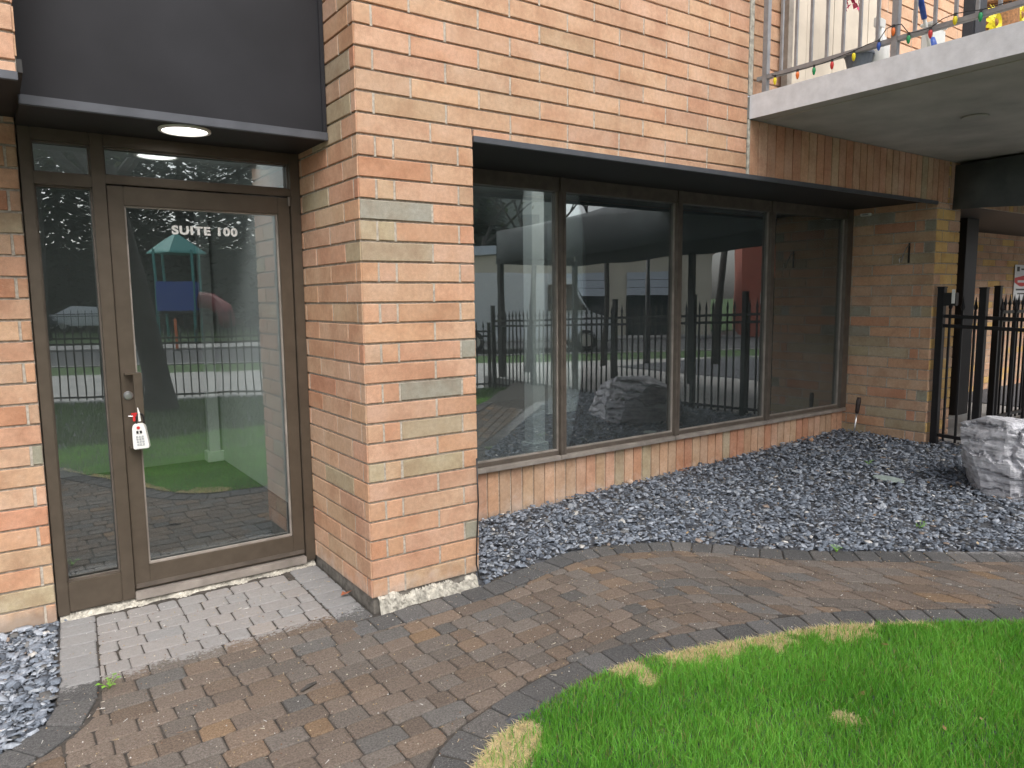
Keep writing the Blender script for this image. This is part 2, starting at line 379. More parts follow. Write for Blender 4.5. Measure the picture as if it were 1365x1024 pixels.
# ragged concrete footing under the pillar
bm = bmesh.new(); bmesh.ops.create_grid(bm, x_segments=110, y_segments=14, size=0.5)
for v in bm.verts:
    t, h = v.co.x+0.5, v.co.y+0.5
    x = 0.03+t*0.60; n = 0.5+0.5*math.sin(x*37)*math.sin(x*13+2); rr = random.uniform(-.007, .007)
    z = -0.11+h*(0.112-0.02*t)+(0.012*math.sin(x*21)+.014*math.sin(x*47+2)*math.sin(x*9))*h+(0 if h < .99 else 0)
    v.co = Vector((x, -0.006-0.028*(1-h)-0.012*n+rr+(0.02 if h > .95 else 0), z+rr))
me = bpy.data.meshes.new('footing'); bm.to_mesh(me); bm.free(); link('footing', me, M_FOOT, bld)

MB().box(.012, W-.02, .012, .86, -.25, -.001).build('footing_core', plain('footing_side', (.17, .155, .135), .95, 0, .4, 30, .8), bld)
# lower wall left of the door
mb, mo = MB(), MB()
wall_rows(mb, mo, (-6.0, 0.83, -0.063), X, NY, 4.663, 0, HS+0.1, bond(0.14), W_LEFT)
mb.build('entrance_wall', M_BRICK, bld, tint=True); mo.build('entrance_wall_mortar', M_MORTAR, bld)
# low soldier-course wall under the windows
mb, mo = MB(), MB()
soldiers(mb, mo, (W, 0.85, 0), X, NY, XE-W, -0.06, 0.325, dict(salmon=30, red=20, peach=22, tan=20, olive=8))
mb.build('sill_wall', M_BRICK, bld, tint=True); mo.build('sill_wall_mortar', M_MORTAR, bld)
# end pier: shaded return and front
mb, mo = MB(), MB()
def ret(k): return sorted(0.87-c for c in ((0.015+.09, 0.195, 0.60) if k % 2 else (0.40, 0.81)))
wall_rows(mb, mo, (XE, 0.87, 0), NY, NX, 0.87, 0, HS+.02, ret, W_RET)
wall_rows(mb, mo, (XE, 0, 0), X, NY, PE-XE, 0, HS, lambda k: [0.235] if k % 2 else [0.12, 0.36], W_WARMLIT)
wall_rows(mb, mo, (PE, 0, 0), Yv, X, 1.4, 0, HS+.02, bond(0.1), W_WARMLIT)
mb.build('end_pier', M_BRICK, bld, tint=True); mo.build('end_pier_mortar', M_MORTAR, bld)
# wall at the back of the second entry
mb, mo = MB(), MB()
wall_rows(mb, mo, (PE, 1.4, 0), X, NY, 7.5, 0, HS+.03, bond(0.1), dict(tan=50, peach=20, warmlit=20, salmon=10))
mb.build('entry_wall', M_BRICK, bld, tint=True); mo.build('entry_wall_mortar', M_MORTAR, bld)

# soffits, fascia panel, trims
MB().box(W+.002, XE-.002, 0.012, 1.0, HS+.012, HS+.06).build('soffit', M_SOFFIT, bld)
MB().box(-6, -1.33, 0.012, 0.9, HS+.012, HS+.06).build('soffit', M_SOFFIT, bld)
MB().box(PE-.3, 13, 0.012, 1.5, HS+.012, HS+.05).build('soffit', M_SOFFIT, bld)
MB().box(-1.337, -.004, 0.375, 0.9, 2.366, 2.40).build('soffit', M_SOFFIT, bld)
MB().box(W+.002, XE-.002, -0.006, 0.014, HS-.022, HS+.010).build('soffit_edge', M_TRIM, bld, bevel=.002)
MB().box(-6, -1.347, -0.006, 0.014, HS-.022, HS+.010).build('soffit_edge', M_TRIM, bld, bevel=.002)
fas = MB().box(-1.335, -.012, 0.372, 0.40, 2.405, ZT).build('fascia_panel', M_BLACK, bld)
MB().box(-1.338, -.003, 0.352, 0.373, 2.362, 2.403).build('fascia_edge', M_TRIM, fas, bevel=.003)
MB().box(-.026, -.004, 0.360, 0.371, 2.405, ZT).box(-1.338, -1.316, 0.360, 0.371, 2.405, ZT).build('side_trim', M_BLACK, fas, bevel=.002)
# recessed downlight
dl = thing('ceiling_light', 'round lit recessed light in the black ceiling over the glass door', 'ceiling light', (-.667, .50, 2.366))
MB().lathe([(0.118, -.001), (0.118, -.010), (0.104, -.012), (0.100, -.004)], n=40).build('light_ring', M_WHITE, dl, smooth=False)
MB().lathe([(0.099, -.006), (0.099, -.008)], n=40).build('light_disc', M_LAMP, dl)

# ------------------------------------------------------------------ storefront windows
ms = [0.700, 1.947, 3.190, 4.446, 5.70]
ZS, ZW = 0.345, 2.334
for i in range(4):
    a, b = ms[i], ms[i+1]
    f = MB()
    mw = 0.026
    f.box(a-mw, a-.0015, Y0-.055, Y0+.05, ZS+.02, ZW-.03).box(a+.0015, a+mw, Y0-.055, Y0+.05, ZS+.02, ZW-.03)
    if i == 3: f.box(b-mw, b+.075, Y0-.055, Y0+.05, ZS+.02, ZW-.03)
    xr = b-mw if i < 3 else b-mw
    f.box(a+mw, xr, Y0-.045, Y0+.05, ZW-.03, HS+.012).box(a-mw, a+mw, Y0-.055, Y0+.05, ZW-.03, HS+.012)
    f.box(a+mw, xr, Y0-.03, Y0+.05, ZS+.02, ZS+.05)
    if i == 3: f.box(b-mw, b+.075, Y0-.055, Y0+.05, ZW-.03, HS+.012)
    w = f.build('window', M_WINFRAME, bld, bevel=.002)
    e = MB()     # bright glazing bead
    e.box(a+mw, a+mw+.010, Y0-.02, Y0-.004, ZS+.05, ZW-.03).box(xr-.010, xr, Y0-.02, Y0-.004, ZS+.05, ZW-.03).box(a+mw+.01, xr-.01, Y0-.02, Y0-.004, ZS+.05, ZS+.06)
    e.build('glazing_bead', M_SILL, w)
    MB().box(a+mw-.01, xr+.01, Y0-.003, Y0+.003, ZS+.04, ZW-.02).build('pane', M_GLASS, w)
    MB().box(a-mw if i else W+.004, b-mw-.003 if i < 3 else XE-.004, Y0-.062, Y0+.05, ZS-.018, ZS+.018).build('sill', M_SILL, w, bevel=.004)

# ------------------------------------------------------------------ entrance: frame, sidelight, transoms, door
fr = MB()
yf, yb = Y0-.06, Y0+.06
fr.box(-1.42, -1.336, .862, .94, -.05, 2.44).box(-1.335, -1.285, yf, yb, -.03, 2.366).box(-1.045, -.985, yf, yb, -.02, 2.366).box(-.058, -.002, yf, yb, -.02, 2.366)
fr.box(-1.285, -1.045, yf, yb, 2.309, 2.366).box(-.985, -.058, yf, yb, 2.309, 2.366)
fr.box(-.985, -.058, yf, yb, 2.128, 2.168).box(-1.285, -1.045, yf, yb, 2.103, 2.160)
fr.box(-1.285, -1.045, yf+.006, yb, -.02, .135)
efr = fr.build('door_frame', M_BRONZE, bld, bevel=.003)
MB().box(-1.288, -1.042, Y0-.003, Y0+.003, .13, 2.106).build('sidelight_pane', M_GLASSDOOR, efr)
MB().box(-1.288, -1.042, Y0-.003, Y0+.003, 2.157, 2.312).build('transom_pane', M_GLASSDOOR, efr)
MB().box(-.988, -.055, Y0-.003, Y0+.003, 2.165, 2.312).build('transom_pane', M_GLASSDOOR, efr)
b = MB()
for x0, x1, z0, z1 in ((-1.285, -1.045, .135, 2.103), (-1.285, -1.045, 2.16, 2.309), (-.985, -.058, 2.168, 2.309)):
    b.box(x0, x0+.008, yf+.03, yf+.045, z0, z1).box(x1-.008, x1, yf+.03, yf+.045, z0, z1).box(x0+.008, x1-.008, yf+.03, yf+.045, z0, z0+.010).box(x0+.008, x1-.008, yf+.03, yf+.045, z1-.008, z1)
b.build('glazing_bead', M_WINFRAME, efr)
dy0, dy1 = Y0-.045, Y0+.02
d = MB()
d.box(-.981, -.908, dy0, dy1, .022, 2.122).box(-.130, -.062, dy0, dy1, .022, 2.122)
d.box(-.908, -.130, dy0, dy1, 2.028, 2.122).box(-.908, -.130, dy0, dy1, .022, .145)
door = d.build('entrance_door', M_BRONZE, bld, bevel=.003)
MB().box(-.911, -.127, Y0-.003, Y0+.003, .142, 2.031).build('pane', M_GLASSDOOR, door)
MB().box(-.908, -.899, dy0+.014, dy0+.03, .145, 2.028).box(-.139, -.130, dy0+.014, dy0+.03, .145, 2.028).box(-.899, -.139, dy0+.014, dy0+.03, .145, .156).box(-.899, -.139, dy0+.014, dy0+.03, 2.02, 2.028).build('glazing_bead', M_SILL, door)
MB().box(-.975, -.066, dy0-.004, dy0, .03, .052).build('door_sweep', M_WINFRAME, door)
hd = MB().box(-.930, -.890, dy0-.062, dy0-.048, .800, 1.172).box(-.965, -.890, dy0-.062, dy0-.001, 1.172, 1.180).box(-.965, -.890, dy0-.062, dy0-.001, .792, .800)
hd.build('handle', M_BRONZE, door, bevel=.0015)
lk = MB().lathe([(.023, 0.0), (.023, .006), (.019, .010), (.012, .0105), (.0118, .0135)], (-.951, dy0-.001, 1.062), 24, axis='y')
lk.build('lock', M_STEEL, door)
MB().lathe([(.010, -.02), (.010, .03)], (-.064, dy0-.006, 2.095), 12).build('hinge', M_WINFRAME, door)
cu = bpy.data.curves.new('lettering', 'FONT'); cu.body = 'SUITE 100'; cu.size = 0.066; cu.offset = 0.0030; cu.extrude = 0.0004; cu.space_character = 1.14
tx = bpy.data.objects.new('lettering_curve', cu); COL.objects.link(tx)
bpy.context.view_layer.update()
me = bpy.data.meshes.new_from_object(tx.evaluated_get(bpy.context.evaluated_depsgraph_get())); bpy.data.objects.remove(tx)
co = np.empty(len(me.vertices)*3); me.vertices.foreach_get('co', co); co = co.reshape(-1, 3)
co[:, 0] = (co[:, 0]-co[:, 0].min())/(co[:, 0].max()-co[:, 0].min())*.337; co[:, 1] = (co[:, 1]-co[:, 1].min())/(co[:, 1].max()-co[:, 1].min())*.047
me.vertices.foreach_set('co', co.ravel()); me.materials.clear()
t = link('lettering', me, M_LETTER, door); t.location = (-.684, Y0-.0045, 1.896); t.rotation_euler = (R(90), 0, 0)
# threshold and concrete strip
MB().box(-.985, -.06, yf-.012, yf+.05, -.03, .012).build('threshold', M_SILL, bld, bevel=.003)
bm = bmesh.new(); bmesh.ops.create_grid(bm, x_segments=160, y_segments=9, size=0.5)
for v in bm.verts:
    t_, h = v.co.x+.5, v.co.y+.5; x = -1.33+t_*1.325
    v.co = Vector((x, .842-.075*(1-h)*(0.75+.35*math.sin(x*31)*math.sin(x*7+1)), -.024-.036*(1-h)+random.uniform(-.006, .006)))
me = bpy.data.meshes.new('concrete_strip'); bm.to_mesh(me); bm.free(); link('concrete_strip', me, M_FOOT, bld)

# ------------------------------------------------------------------ interior seen through the tinted glass
tag(MB().box(-4, 13, 0.95, 7.0, -.10, -.005).build('interior_floor', M_CARPET), kind='structure')
MB().box(-4, 13, 2.45, 7.0, 2.6, 2.7).box(-4, 13, .93, .98, 2.6, 2.7).build('interior_ceiling', M_WALLWHITE, bld)  # left open just behind the glass, shaped to pour added skylight in
MB().box(-4, 7, 5.6, 5.7, 0, 2.6).build('interior_wall', M_WALLGREY, bld)
MB().box(6.6, 6.7, 1.5, 5.6, 0, 2.6).build('interior_wall', M_WALLWHITE, bld)
MB().box(.25, .35, .96, 4.1, 0, 2.6).build('interior_wall', M_WALLWHITE, bld)
MB().box(-2.5, .25, 4.1, 4.2, 0, 2.6).build('interior_wall', M_WALLGREY, bld)
MB().box(4.45, 5.05, 4.2, 4.3, 0, 2.6).build('interior_wall', M_WALLWHITE, bld)
for x, y, r_ in ((2.89, 2.43, .075), (6.0, 4.35, .075), (0.17, 4.02, .05)):
    MB().box(x-r_, x+r_, y-r_, y+r_, .1, 2.6).box(x-r_-.025, x+r_+.025, y-r_-.025, y+r_+.025, 0, .1).build('interior_column', M_WALLWHITE, bld, bevel=.004)
MB().box(-4.1, -4, .9, 7.0, -.1, 2.7).box(13, 13.1, .0, 7, -.1, 2.7).box(-4, 13, 7.0, 7.1, -.1, 2.7).build('rear_wall', M_WALLWHITE, bld)  # cut off at ceiling height, no roof above, so sky brightens the rooms
MB().box(4.475, 5.672, .985, .99, .36, 2.36).build('roller_screen', plain('screen_grey', (.24, .255, .245), .8, 0, .05, 4), bld)
MB().box(7.7, 8.0, .56, .66, .11, HS+.01).build('entry_post', M_SOFFIT, bld, bevel=.004)

# ------------------------------------------------------------------ balcony
slab = MB().box(2.975, 8.3, -2.05, 0.10, 2.782, 2.935)
bal = slab.build('balcony_slab', M_SLABUNDER, bld, bevel=.006)
MB().box(2.969, 2.9745, -2.056, -0.001, 2.778, 2.938).build('slab_edge', M_WHITECONC, bal)
MB().box(3.10, 3.112, -1.95, -.02, 2.776, 2.7815).build('drip_bead', M_SLABUNDER, bal)
MB().lathe([(.085, -.012), (.085, -.004), (.06, -.001), (.06, 0)], (4.262, -.925, 2.7815), 28).build('junction_cover', M_SLABUNDER, bal)
r = MB()
r.box(3.012, 3.046, -1.97, -.02, 3.034, 3.062).box(3.008, 3.050, -1.99, -.02, 3.96, 3.995)
r.box(3.05, 8.25, -1.985, -1.955, 3.034, 3.062).box(3.05, 8.25, -1.99, -1.95, 3.96, 3.995)
rail = r.build('balcony_railing', M_RAIL, bld, bevel=.002)
for y in (-.085, -.985, -1.97): MB().box(3.010, 3.048, y-.019, y+.019, 2.936, 3.958).build('post', M_RAIL, rail, bevel=.002)
for x in (4.6, 6.2, 7.8): MB().box(x-.019, x+.019, -1.989, -1.951, 2.936, 3.958).build('post', M_RAIL, rail)
y = -.205
while y > -1.9:
    if abs(y+.985) > .05: MB().box(3.0205, 3.0375, y-.0085, y+.0085, 3.062, 3.96).build('baluster', M_RAIL, rail)
    y -= .1115
x = 3.16
while x < 8.2:
    MB().box(x-.0085, x+.0085, -1.979, -1.962, 3.062, 3.96).build('baluster', M_RAIL, rail); x += .112

# ------------------------------------------------------------------ balcony things
ps = thing('privacy_screen', 'pale upright board screen standing on the balcony behind the railing', 'screen', (3.28, -.06, 2.94))
mb = MB(); x = .06
for i, wd in enumerate((.17, .16, .18, .15, .17, .16, .18)):
    mb.box(x, x+wd-.003, -.012+random.uniform(-.004, .004), .010, 0.01, 1.9); x += wd
mb.build('board_panel', plain('pale_boards', (0.52, 0.46, 0.38), .8, 0, .14, 3, .2), ps)
MB().box(0, .055, -.02, .03, 0, 1.95).build('post', plain('weathered_wood', (0.27, 0.24, 0.21), .9, 0, .25, 12, .4), ps)
sb = thing('spray_bottle', 'white spray bottle standing behind the balcony railing', 'bottle', (3.20, -.80, 2.937)); sb.scale = (1.1, 1.1, 1.3)
MB().lathe([(.05, 0), (.052, .02), (.05, .12), (.02, .17), (.018, .2)], n=16).build('bottle_body', M_WHITE, sb, smooth=True)
MB().box(-.06, .025, -.014, .014, .2, .245).box(-.05, -.035, -.008, .008, .16, .2).build('spray_head', M_WHITE, sb, bevel=.004)
jr = thing('plant_pot', 'small dark grey pot low behind the balcony railing', 'pot', (3.10, -.72, 2.937))
MB().lathe([(.06, 0), (.085, .10), (.09, .10), (.088, .115), (.07, .11)], n=18).build('pot_body', plain('grey_pot', (.12, .14, .17), .6), jr, smooth=False)
wb = thing('storage_bin', 'white plastic bin on the balcony floor behind a blue brush', 'bin', (3.45, -1.0, 2.937))
MB().box(-.09, .09, -.035, .035, 0, .25).build('bin_body', M_WHITE, wb, bevel=.012)
MB().box(-.097, .097, -.042, .042, .252, .27).build('bin_lid', M_WHITE, wb, bevel=.006)
mp = thing('brush', 'blue and white long brush leaning beside the white bin on the balcony', 'brush', (3.235, -1.10, 2.937))
MB().tube([(0, 0, .0), (-.06, 0, .13), (-.17, 0, .32)], .011).build('brush_pole', M_WHITE, mp, smooth=True)
MB().lathe([(.010, .0), (.028, .02), (.026, .09), (.012, .13)], n=10).build('brush_head', M_BLUE, mp, smooth=True)
MB().tube([(-.11, 0, .215), (-.185, 0, .345), (-.20, .02, .52)], [.016, .018, .018]).build('brush_grip', M_BLUE, mp, smooth=True)
db = thing('storage_box', 'tall dark grey box on the balcony next to a yellow flower', 'box', (3.99, -1.0, 2.937))
MB().box(-.085, .085, -.04, .04, 0, .72).build('box_body', plain('dark_box', (.04, .042, .05), .6), db, bevel=.01)
MB().box(-.09, .09, -.045, .045, .722, .76).build('box_lid', plain('dark_lid', (.06, .063, .07), .5), db, bevel=.006)
def sunflower(x, y, z, h, r, label):
    t = thing('flower_ornament', label, 'flower', (x, y, z), group='yellow flowers on the balcony')
    MB().lathe([(.05, 0), (.075, .1), (.08, .1), (.078, .12), (.06, .115)], n=14).build('pot', M_BROWN, t)
    MB().tube([(0, 0, .1), (.01, 0, h-.01)], .007).build('stem', M_GREENPL, t)
    p = MB()
    for ring, (n, k) in enumerate(((16, 1.0), (14, .72))):
        for i in range(n):
            a = 2*math.pi*(i+.5*ring)/n; ca, sa = math.cos(a), math.sin(a); yo = -.02-.012*ring
            w = .024
            p.quadface([(ca*.02-sa*w*.4, yo, h+sa*.02+ca*w*.4), (ca*r*k*.6-sa*w, yo-.02, h+sa*r*k*.6+ca*w), (ca*r*k, yo+.01, h+sa*r*k), (ca*r*k*.6+sa*w, yo-.02, h+sa*r*k*.6-ca*w), (ca*.02+sa*w*.4, yo, h+sa*.02-ca*w*.4)])
    p.build('petals', M_YELLOW, t)
    MB().lathe([(.028, 0), (.024, .012), (.01, .02)], (0, -.03, h), 14, axis='y').build('flower_centre', M_BROWN, t)
sunflower(4.22, -1.0, 2.937, .43, .125, 'yellow sunflower ornament beside the tall dark box on the balcony')
sunflower(4.62, -1.0, 2.937, .56, .12, 'yellow sunflower ornament beyond the brown wicker basket on the balcony')
wk = thing('wicker_basket', 'round brown wicker basket between two yellow flowers on the balcony', 'basket', (4.44, -.95, 2.937))
MB().lathe([(.10, 0), (.13, .15), (.14, .4), (.13, .6), (.125, .6), (.12, .45)], n=22).build('basket_body', M_BROWN, wk)
MB().lathe([(.143, .59), (.15, .605), (.143, .62), (.13, .618)], n=22).build('basket_rim', M_BROWN, wk)
fl = thing('flower_hanging', 'magenta flower bunch hung on the wall behind the balcony railing', 'flowers', (3.62, -.35, 3.62))
p = MB()
for i in range(46):
    a, b_, rr = random.uniform(0, 6.28), random.uniform(-1, 1), random.uniform(.03, .09)
    c = Vector((math.cos(a)*rr, math.sin(a)*rr*.5, b_*.09)); u = Vector((random.uniform(-1, 1), random.uniform(-1, 1), random.uniform(-1, 1))).normalized()*.028; v = u.orthogonal().normalized()*.022
    p.quadface([c-u, c+v, c+u, c-v])
p.build('petals', plain('magenta', (.45, .02, .10), .6), fl)
MB().tube([(0, 0, .3), (0, .02, .1), (0, 0, 0)], .005).build('stem', M_GREENPL, fl)
st = thing('string_lights', 'string of coloured bulbs hung along the balcony bottom rail', 'string lights', (3.0, 0, 3.0))
bulbs = [(-.18, .0, M_YELLOW), (-.353, -.005, M_ORANGE), (-.473, -.008, M_GREENPL), (-.599, -.004, M_RED), (-.743, .01, M_YELLOW), (-.90, .03, M_BLUE), (-.985, .09, M_ORANGE), (-1.077, .02, M_GREENPL), (-1.2, .015, M_RED), (-1.33, .05, M_YELLOW), (-1.46, .03, M_GREENPL)]
pts = []
for i, (y, z, m) in enumerate(bulbs):
    if i: pts.append((0.0, (y+bulbs[i-1][0])/2, max(z, bulbs[i-1][1])+.028))
    pts.append((0, y, z+.034))
MB().tube([(0.03, -.10, .07)]+pts+[(.02, -1.6, .07)], .0028, 6).build('cord', M_DARKPL, st)
for y, z, m in bulbs:
    o = MB().lathe([(.003, -.036), (.008, -.028), (.012, -.010), (.010, .006), (.006, .012)], (0, y, z+.010), 10).build('bulb', m, st, smooth=True)
    MB().lathe([(.0075, .012), (.0075, .030)], (0, y, z+.008), 8).build('socket', M_DARKPL, o)

# ------------------------------------------------------------------ things on the walls and door
lb = thing('key_lockbox', 'white keypad lockbox hanging from the door handle', 'lockbox', (-.912, .757, .79))
bmv = MB(); prof = [(-.036, 0), (.036, 0), (.037, .02), (.030, .115), (.020, .132), (-.020, .132), (-.030, .115), (-.037, .02)]
for y in (-.022, .024): bmv.v += [(x_, y, z_) for x_, z_ in prof]
n = len(prof); bmv.f = [tuple(range(n)), tuple(reversed(range(n, 2*n)))]+[(i, i+n, (i+1) % n+n, (i+1) % n) for i in range(n)]; bmv.c = [(1, 1, 1)]*len(bmv.f)
bx_ = bmv.build('box_body', M_WHITE, lb, bevel=.004); bx_.rotation_euler = (0, R(-4), R(-18))
k = MB()
for i in range(3):
    for j in range(4): k.box(-.016+i*.013, -.007+i*.013, -.0262, -.0225, .020+j*.014, .029+j*.014)
k.build('keypad', plain('grey_buttons', (.42, .43, .44), .5), bx_)
MB().box(-.012, -.002, -.0255, -.0225, .082, .096).box(.004, .014, -.0255, -.0225, .082, .096).build('display', M_DARKPL, bx_)
MB().lathe([(.008, 0), (.008, .003)], (0, -.0225, .112), 14, axis='y').build('emblem', M_RED, bx_)
MB().tube([(-.018, 0, .13), (-.018, 0, .165), (-.008, 0, .18), (.006, 0, .18), (.016, 0, .165), (.016, 0, .13)], .0045).build('shackle', M_DARKPL, lb, smooth=True)
tg = thing('key_tag', 'small red key tag hanging on the door handle above the lockbox', 'tag', (-.935, .762, .955))
MB().box(-.010, .010, -.003, .003, -.022, .012).box(-.017, .012, -.0035, .0035, .0125, .022).build('tag_body', M_RED, tg, bevel=.002)
MB().tube([(-.03, .0, .008), (-.01, -.004, .006)], .002).build('key_ring', M_STEEL, tg)
wt = thing('cable_tie', 'white plastic tie end beside the red tag on the door handle', 'tie', (-.915, .758, .945))
MB().tube([(0, 0, -.012), (-.002, -.004, .03), (-.006, 0, .058)], [.007, .005, .002], 8).build('tie_body', M_WHITE, wt)
hk = thing('wall_bracket', 'small black scrolled iron bracket on the shaded pier side wall', 'bracket', (XE-.004, .24, 1.95))
MB().box(-.006, 0, -.009, .009, -.11, .08).build('back_plate', M_IRON, hk, bevel=.002)
MB().tube([(-.008, .0, .06), (-.06, 0, .03), (-.11, 0, -.04), (-.14, 0, -.10), (-.165, 0, -.11), (-.18, 0, -.08), (-.16, 0, -.06)], .006).build('scroll', M_STEEL, hk, smooth=True)
ss = thing('wall_sensor', 'small white sensor strip under the black soffit beside the window', 'sensor', (XE-.004, .68, 2.338))
MB().box(-.03, 0, -.055, .055, -.014, .014).build('sensor_body', M_WHITE, ss, bevel=.004)
MB().box(-.034, -.0305, -.03, .03, -.006, .006).build('sensor_lens', plain('lens_grey', (.35, .35, .34), .3), ss)
cb = tag(MB().tube([(.640, -.018, .66), (.645, -.02, .4), (.632, -.022, .22), (.622, -.026, .06), (.637, -.035, -.03), (.68, -.06, -.03)], .0045, 8).build('cable', M_DARKPL, smooth=True), 'thin black cable hanging down the pillar corner into the gravel', 'cable')
# wall sign by the entry (writing too small to read: lines only)
sg = thing('wall_sign', 'white and red notice sign on the far entry wall', 'sign', (11.55, 1.385, 1.70))
MB().box(-.27, .27, -.004, .004, -.27, .27).build('sign_panel', M_PAPER, sg)
rb = MB()
N_ = 16
for i in range(N_):
    a0, a1 = -.27+.54*i/N_, -.27+.54*(i+1)/N_; f_ = lambda a: .06-.07*math.cos((a)/.27*1.5)
    rb.quadface([(a0, -.0055, f_(a0)-.05), (a1, -.0055, f_(a1)-.05), (a1, -.0055, .10-.4*0+0.03*(a1/.27)), (a0, -.0055, .10+.03*(a0/.27))])
rb.build('red_band', M_RED, sg)
lt = MB().box(-.16, .2, -.0065, -.0058, .0, .035)
lt.build('white_text_bar', M_PAPER, sg)
MB().box(-.2, .22, -.0065, -.0048, -.12, -.095).box(-.14, .16, -.0065, -.0048, -.18, -.16).box(-.05, .15, -.0065, -.0048, .19, .215).box(-.20, -.11, -.0065, -.0048, .17, .24).build('dark_text_bar', M_DARKPL, sg)

# ------------------------------------------------------------------ entry canopy (fabric on posts)
cn = thing('entrance_canopy', 'long dark fabric canopy on posts over the second entry walk', 'canopy', (0, 0, 0))
x0c, x1c = 6.05, 7.9
mb = MB(); ys = [-.01-.3*i for i in range(21)]
def ztop(y): return 2.765+.30*min(1, max(0, (-y-2.1)/.5))*min(1, max(0.02, (y+6.1)/3.2))
def zbot(y): return 2.333-.165*min(1, -y/4.5)-.012*math.sin(y*4)
def prof_c(y):
    zb, zt = zbot(y), min(2.765, 2.765)
    P = [(x0c, zb), (x0c, zb+.20), (x0c, zt-.02)]
    rise = ztop(y)-2.765
    for i in range(1, 9): t_ = i/9; P.append((x0c+(x1c-x0c)*t_, zt-.005+(.02+rise)*math.sin(math.pi*t_)))
    return P+[(x1c, zt-.02), (x1c, zb+.2), (x1c, zb)]
prev = None
for y in ys:
    ring = [(px_+.014*math.sin(y*3+i), y, pz_+.012*math.sin(y*2.1+i*1.7)) for i, (px_, pz_) in enumerate(prof_c(y))]
    b0 = len(mb.v); mb.v += ring
    if prev is not None:
        for i in range(len(ring)-1): mb.f.append((prev+i, prev+i+1, b0+i+1, b0+i)); mb.c.append((1, 1, 1))
    prev = b0
ev = prof_c(ys[-1]); n0_ = len(mb.v); mb.v += [(p_[0], ys[-1]-.01, p_[1]) for p_ in ev]+[(p_[0], ys[-1]-.01, zbot(ys[-1])) for p_ in ev]
for i in range(1, len(ev)-2): mb.f.append((n0_+i, n0_+i+1, n0_+len(ev)+i+1, n0_+len(ev)+i)); mb.c.append((1, 1, 1))
cv = mb.build('canopy_fabric', M_CANVAS, cn, smooth=True)
sol = cv.modifiers.new('thick', 'SOLIDIFY'); sol.thickness = .006
for x, y in ((x0c+.05, -5.95), (x1c-.05, -5.95), (x1c-.05, -3.0)):
    MB().box(x-.045, x+.045, y-.045, y+.045, -.1, 2.25).build('canopy_post', M_IRON, cn, bevel=.004)
MB().tube([(x0c+.03, -.05, 2.74), (x0c+.03, -5.95, 2.74)], .02).tube([(x1c-.03, -.05, 2.74), (x1c-.03, -5.95, 2.74)], .02).build('canopy_bar', M_IRON, cn)

# ------------------------------------------------------------------ iron fences
def iron_fence(label, P0, P1, zf, top, post_at, spacing=.105, group='black iron fences', pt=1.6, skip=None, maxp=95):
    P0, P1 = Vector(P0), Vector(P1); Ln = (P1-P0).length; u = (P1-P0)/Ln
    t = thing('iron_fence', label, 'fence', (P0.x, P0.y, 0), math.atan2(u.y, u.x), group)
    rl = MB(); zz = lambda d: zf(*(P0+u*d))
    za, zb = zz(0), zz(Ln)
    for h in ((top-.10), .10, top-.19):
        rl.v += [(x_, y_, z_) for x_, zz_ in ((0, za), (Ln, zb)) for y_ in (-.016, .016) for z_ in (zz_+h-.016, zz_+h+.016)]
        b0 = len(rl.v)-8
        for f in ((0, 1, 3, 2), (4, 6, 7, 5), (0, 4, 5, 1), (2, 3, 7, 6), (0, 2, 6, 4), (1, 5, 7, 3)): rl.f.append(tuple(b0+i for i in f)); rl.c.append((1, 1, 1))
    rl.build('fence_rail', M_IRON, t)
    for d in post_at:
        z_ = zz(d); MB().box(d-.03, d+.03, -.03, .03, z_-.03, z_+pt-.105).box(d-.034, d+.034, -.034, .034, z_+pt-.105, z_+pt-.09).build('fence_post', M_IRON, t, bevel=.003)
    d = spacing*.75; n_ = 0
    while d < Ln-.02:
        if all(abs(d-q) > .045 for q in post_at):
            z_ = zz(d); p = MB().box(d-.009, d+.009, -.009, .009, z_+.05, z_+top-.04)
            p.lathe([(.009, 0), (.020, .03), (.012, .06), (.001, .13)], (d, 0, z_+top-.04), 6)
            p.build('picket', M_IRON, t); n_ += 1
        d += spacing
    return t
zw = lambda x, y: .10
iron_fence('black iron fence running out from the brick pier past the boulder', (5.83, -.06), (5.83, -5.85), lambda x, y: .10-.2*min(1, -y/5.5), 1.335, [0, .36, 1.15, 2.6, 3.5, 4.6, 5.75], .108)
iron_fence('black spear-topped iron fence across the far entry', (7.2, 0.0), (10.6, 0.0), lambda x, y: .11, 1.33, [0, .9, 2.2, 3.4], .112)
a_ = R(23.5)
def SW(s, n_): return (.7+s*math.cos(a_)+n_*math.sin(a_), -8.2+s*math.sin(a_)-n_*math.cos(a_))
iron_fence('black iron fence between the front lawn and the street sidewalk', SW(-4.6, 0), SW(5.7, 0), lambda x, y: -.10, 1.15, [0, 2.0, 4.2, 6.6, 8.4, 10.2], .125, pt=1.3)
# latch box on the gate
lt_ = thing('gate_lock', 'black lock box with a pale keypad on the iron gate post', 'lock', (5.83, -.135, 1.50))
MB().box(-.03, .03, -.06, .05, -.07, .05).build('lock_case', M_DARKPL, lt_, bevel=.004)
MB().box(-.036, -.0305, -.055, -.025, -.05, .08).build('keypad', M_WHITE, lt_, bevel=.002)

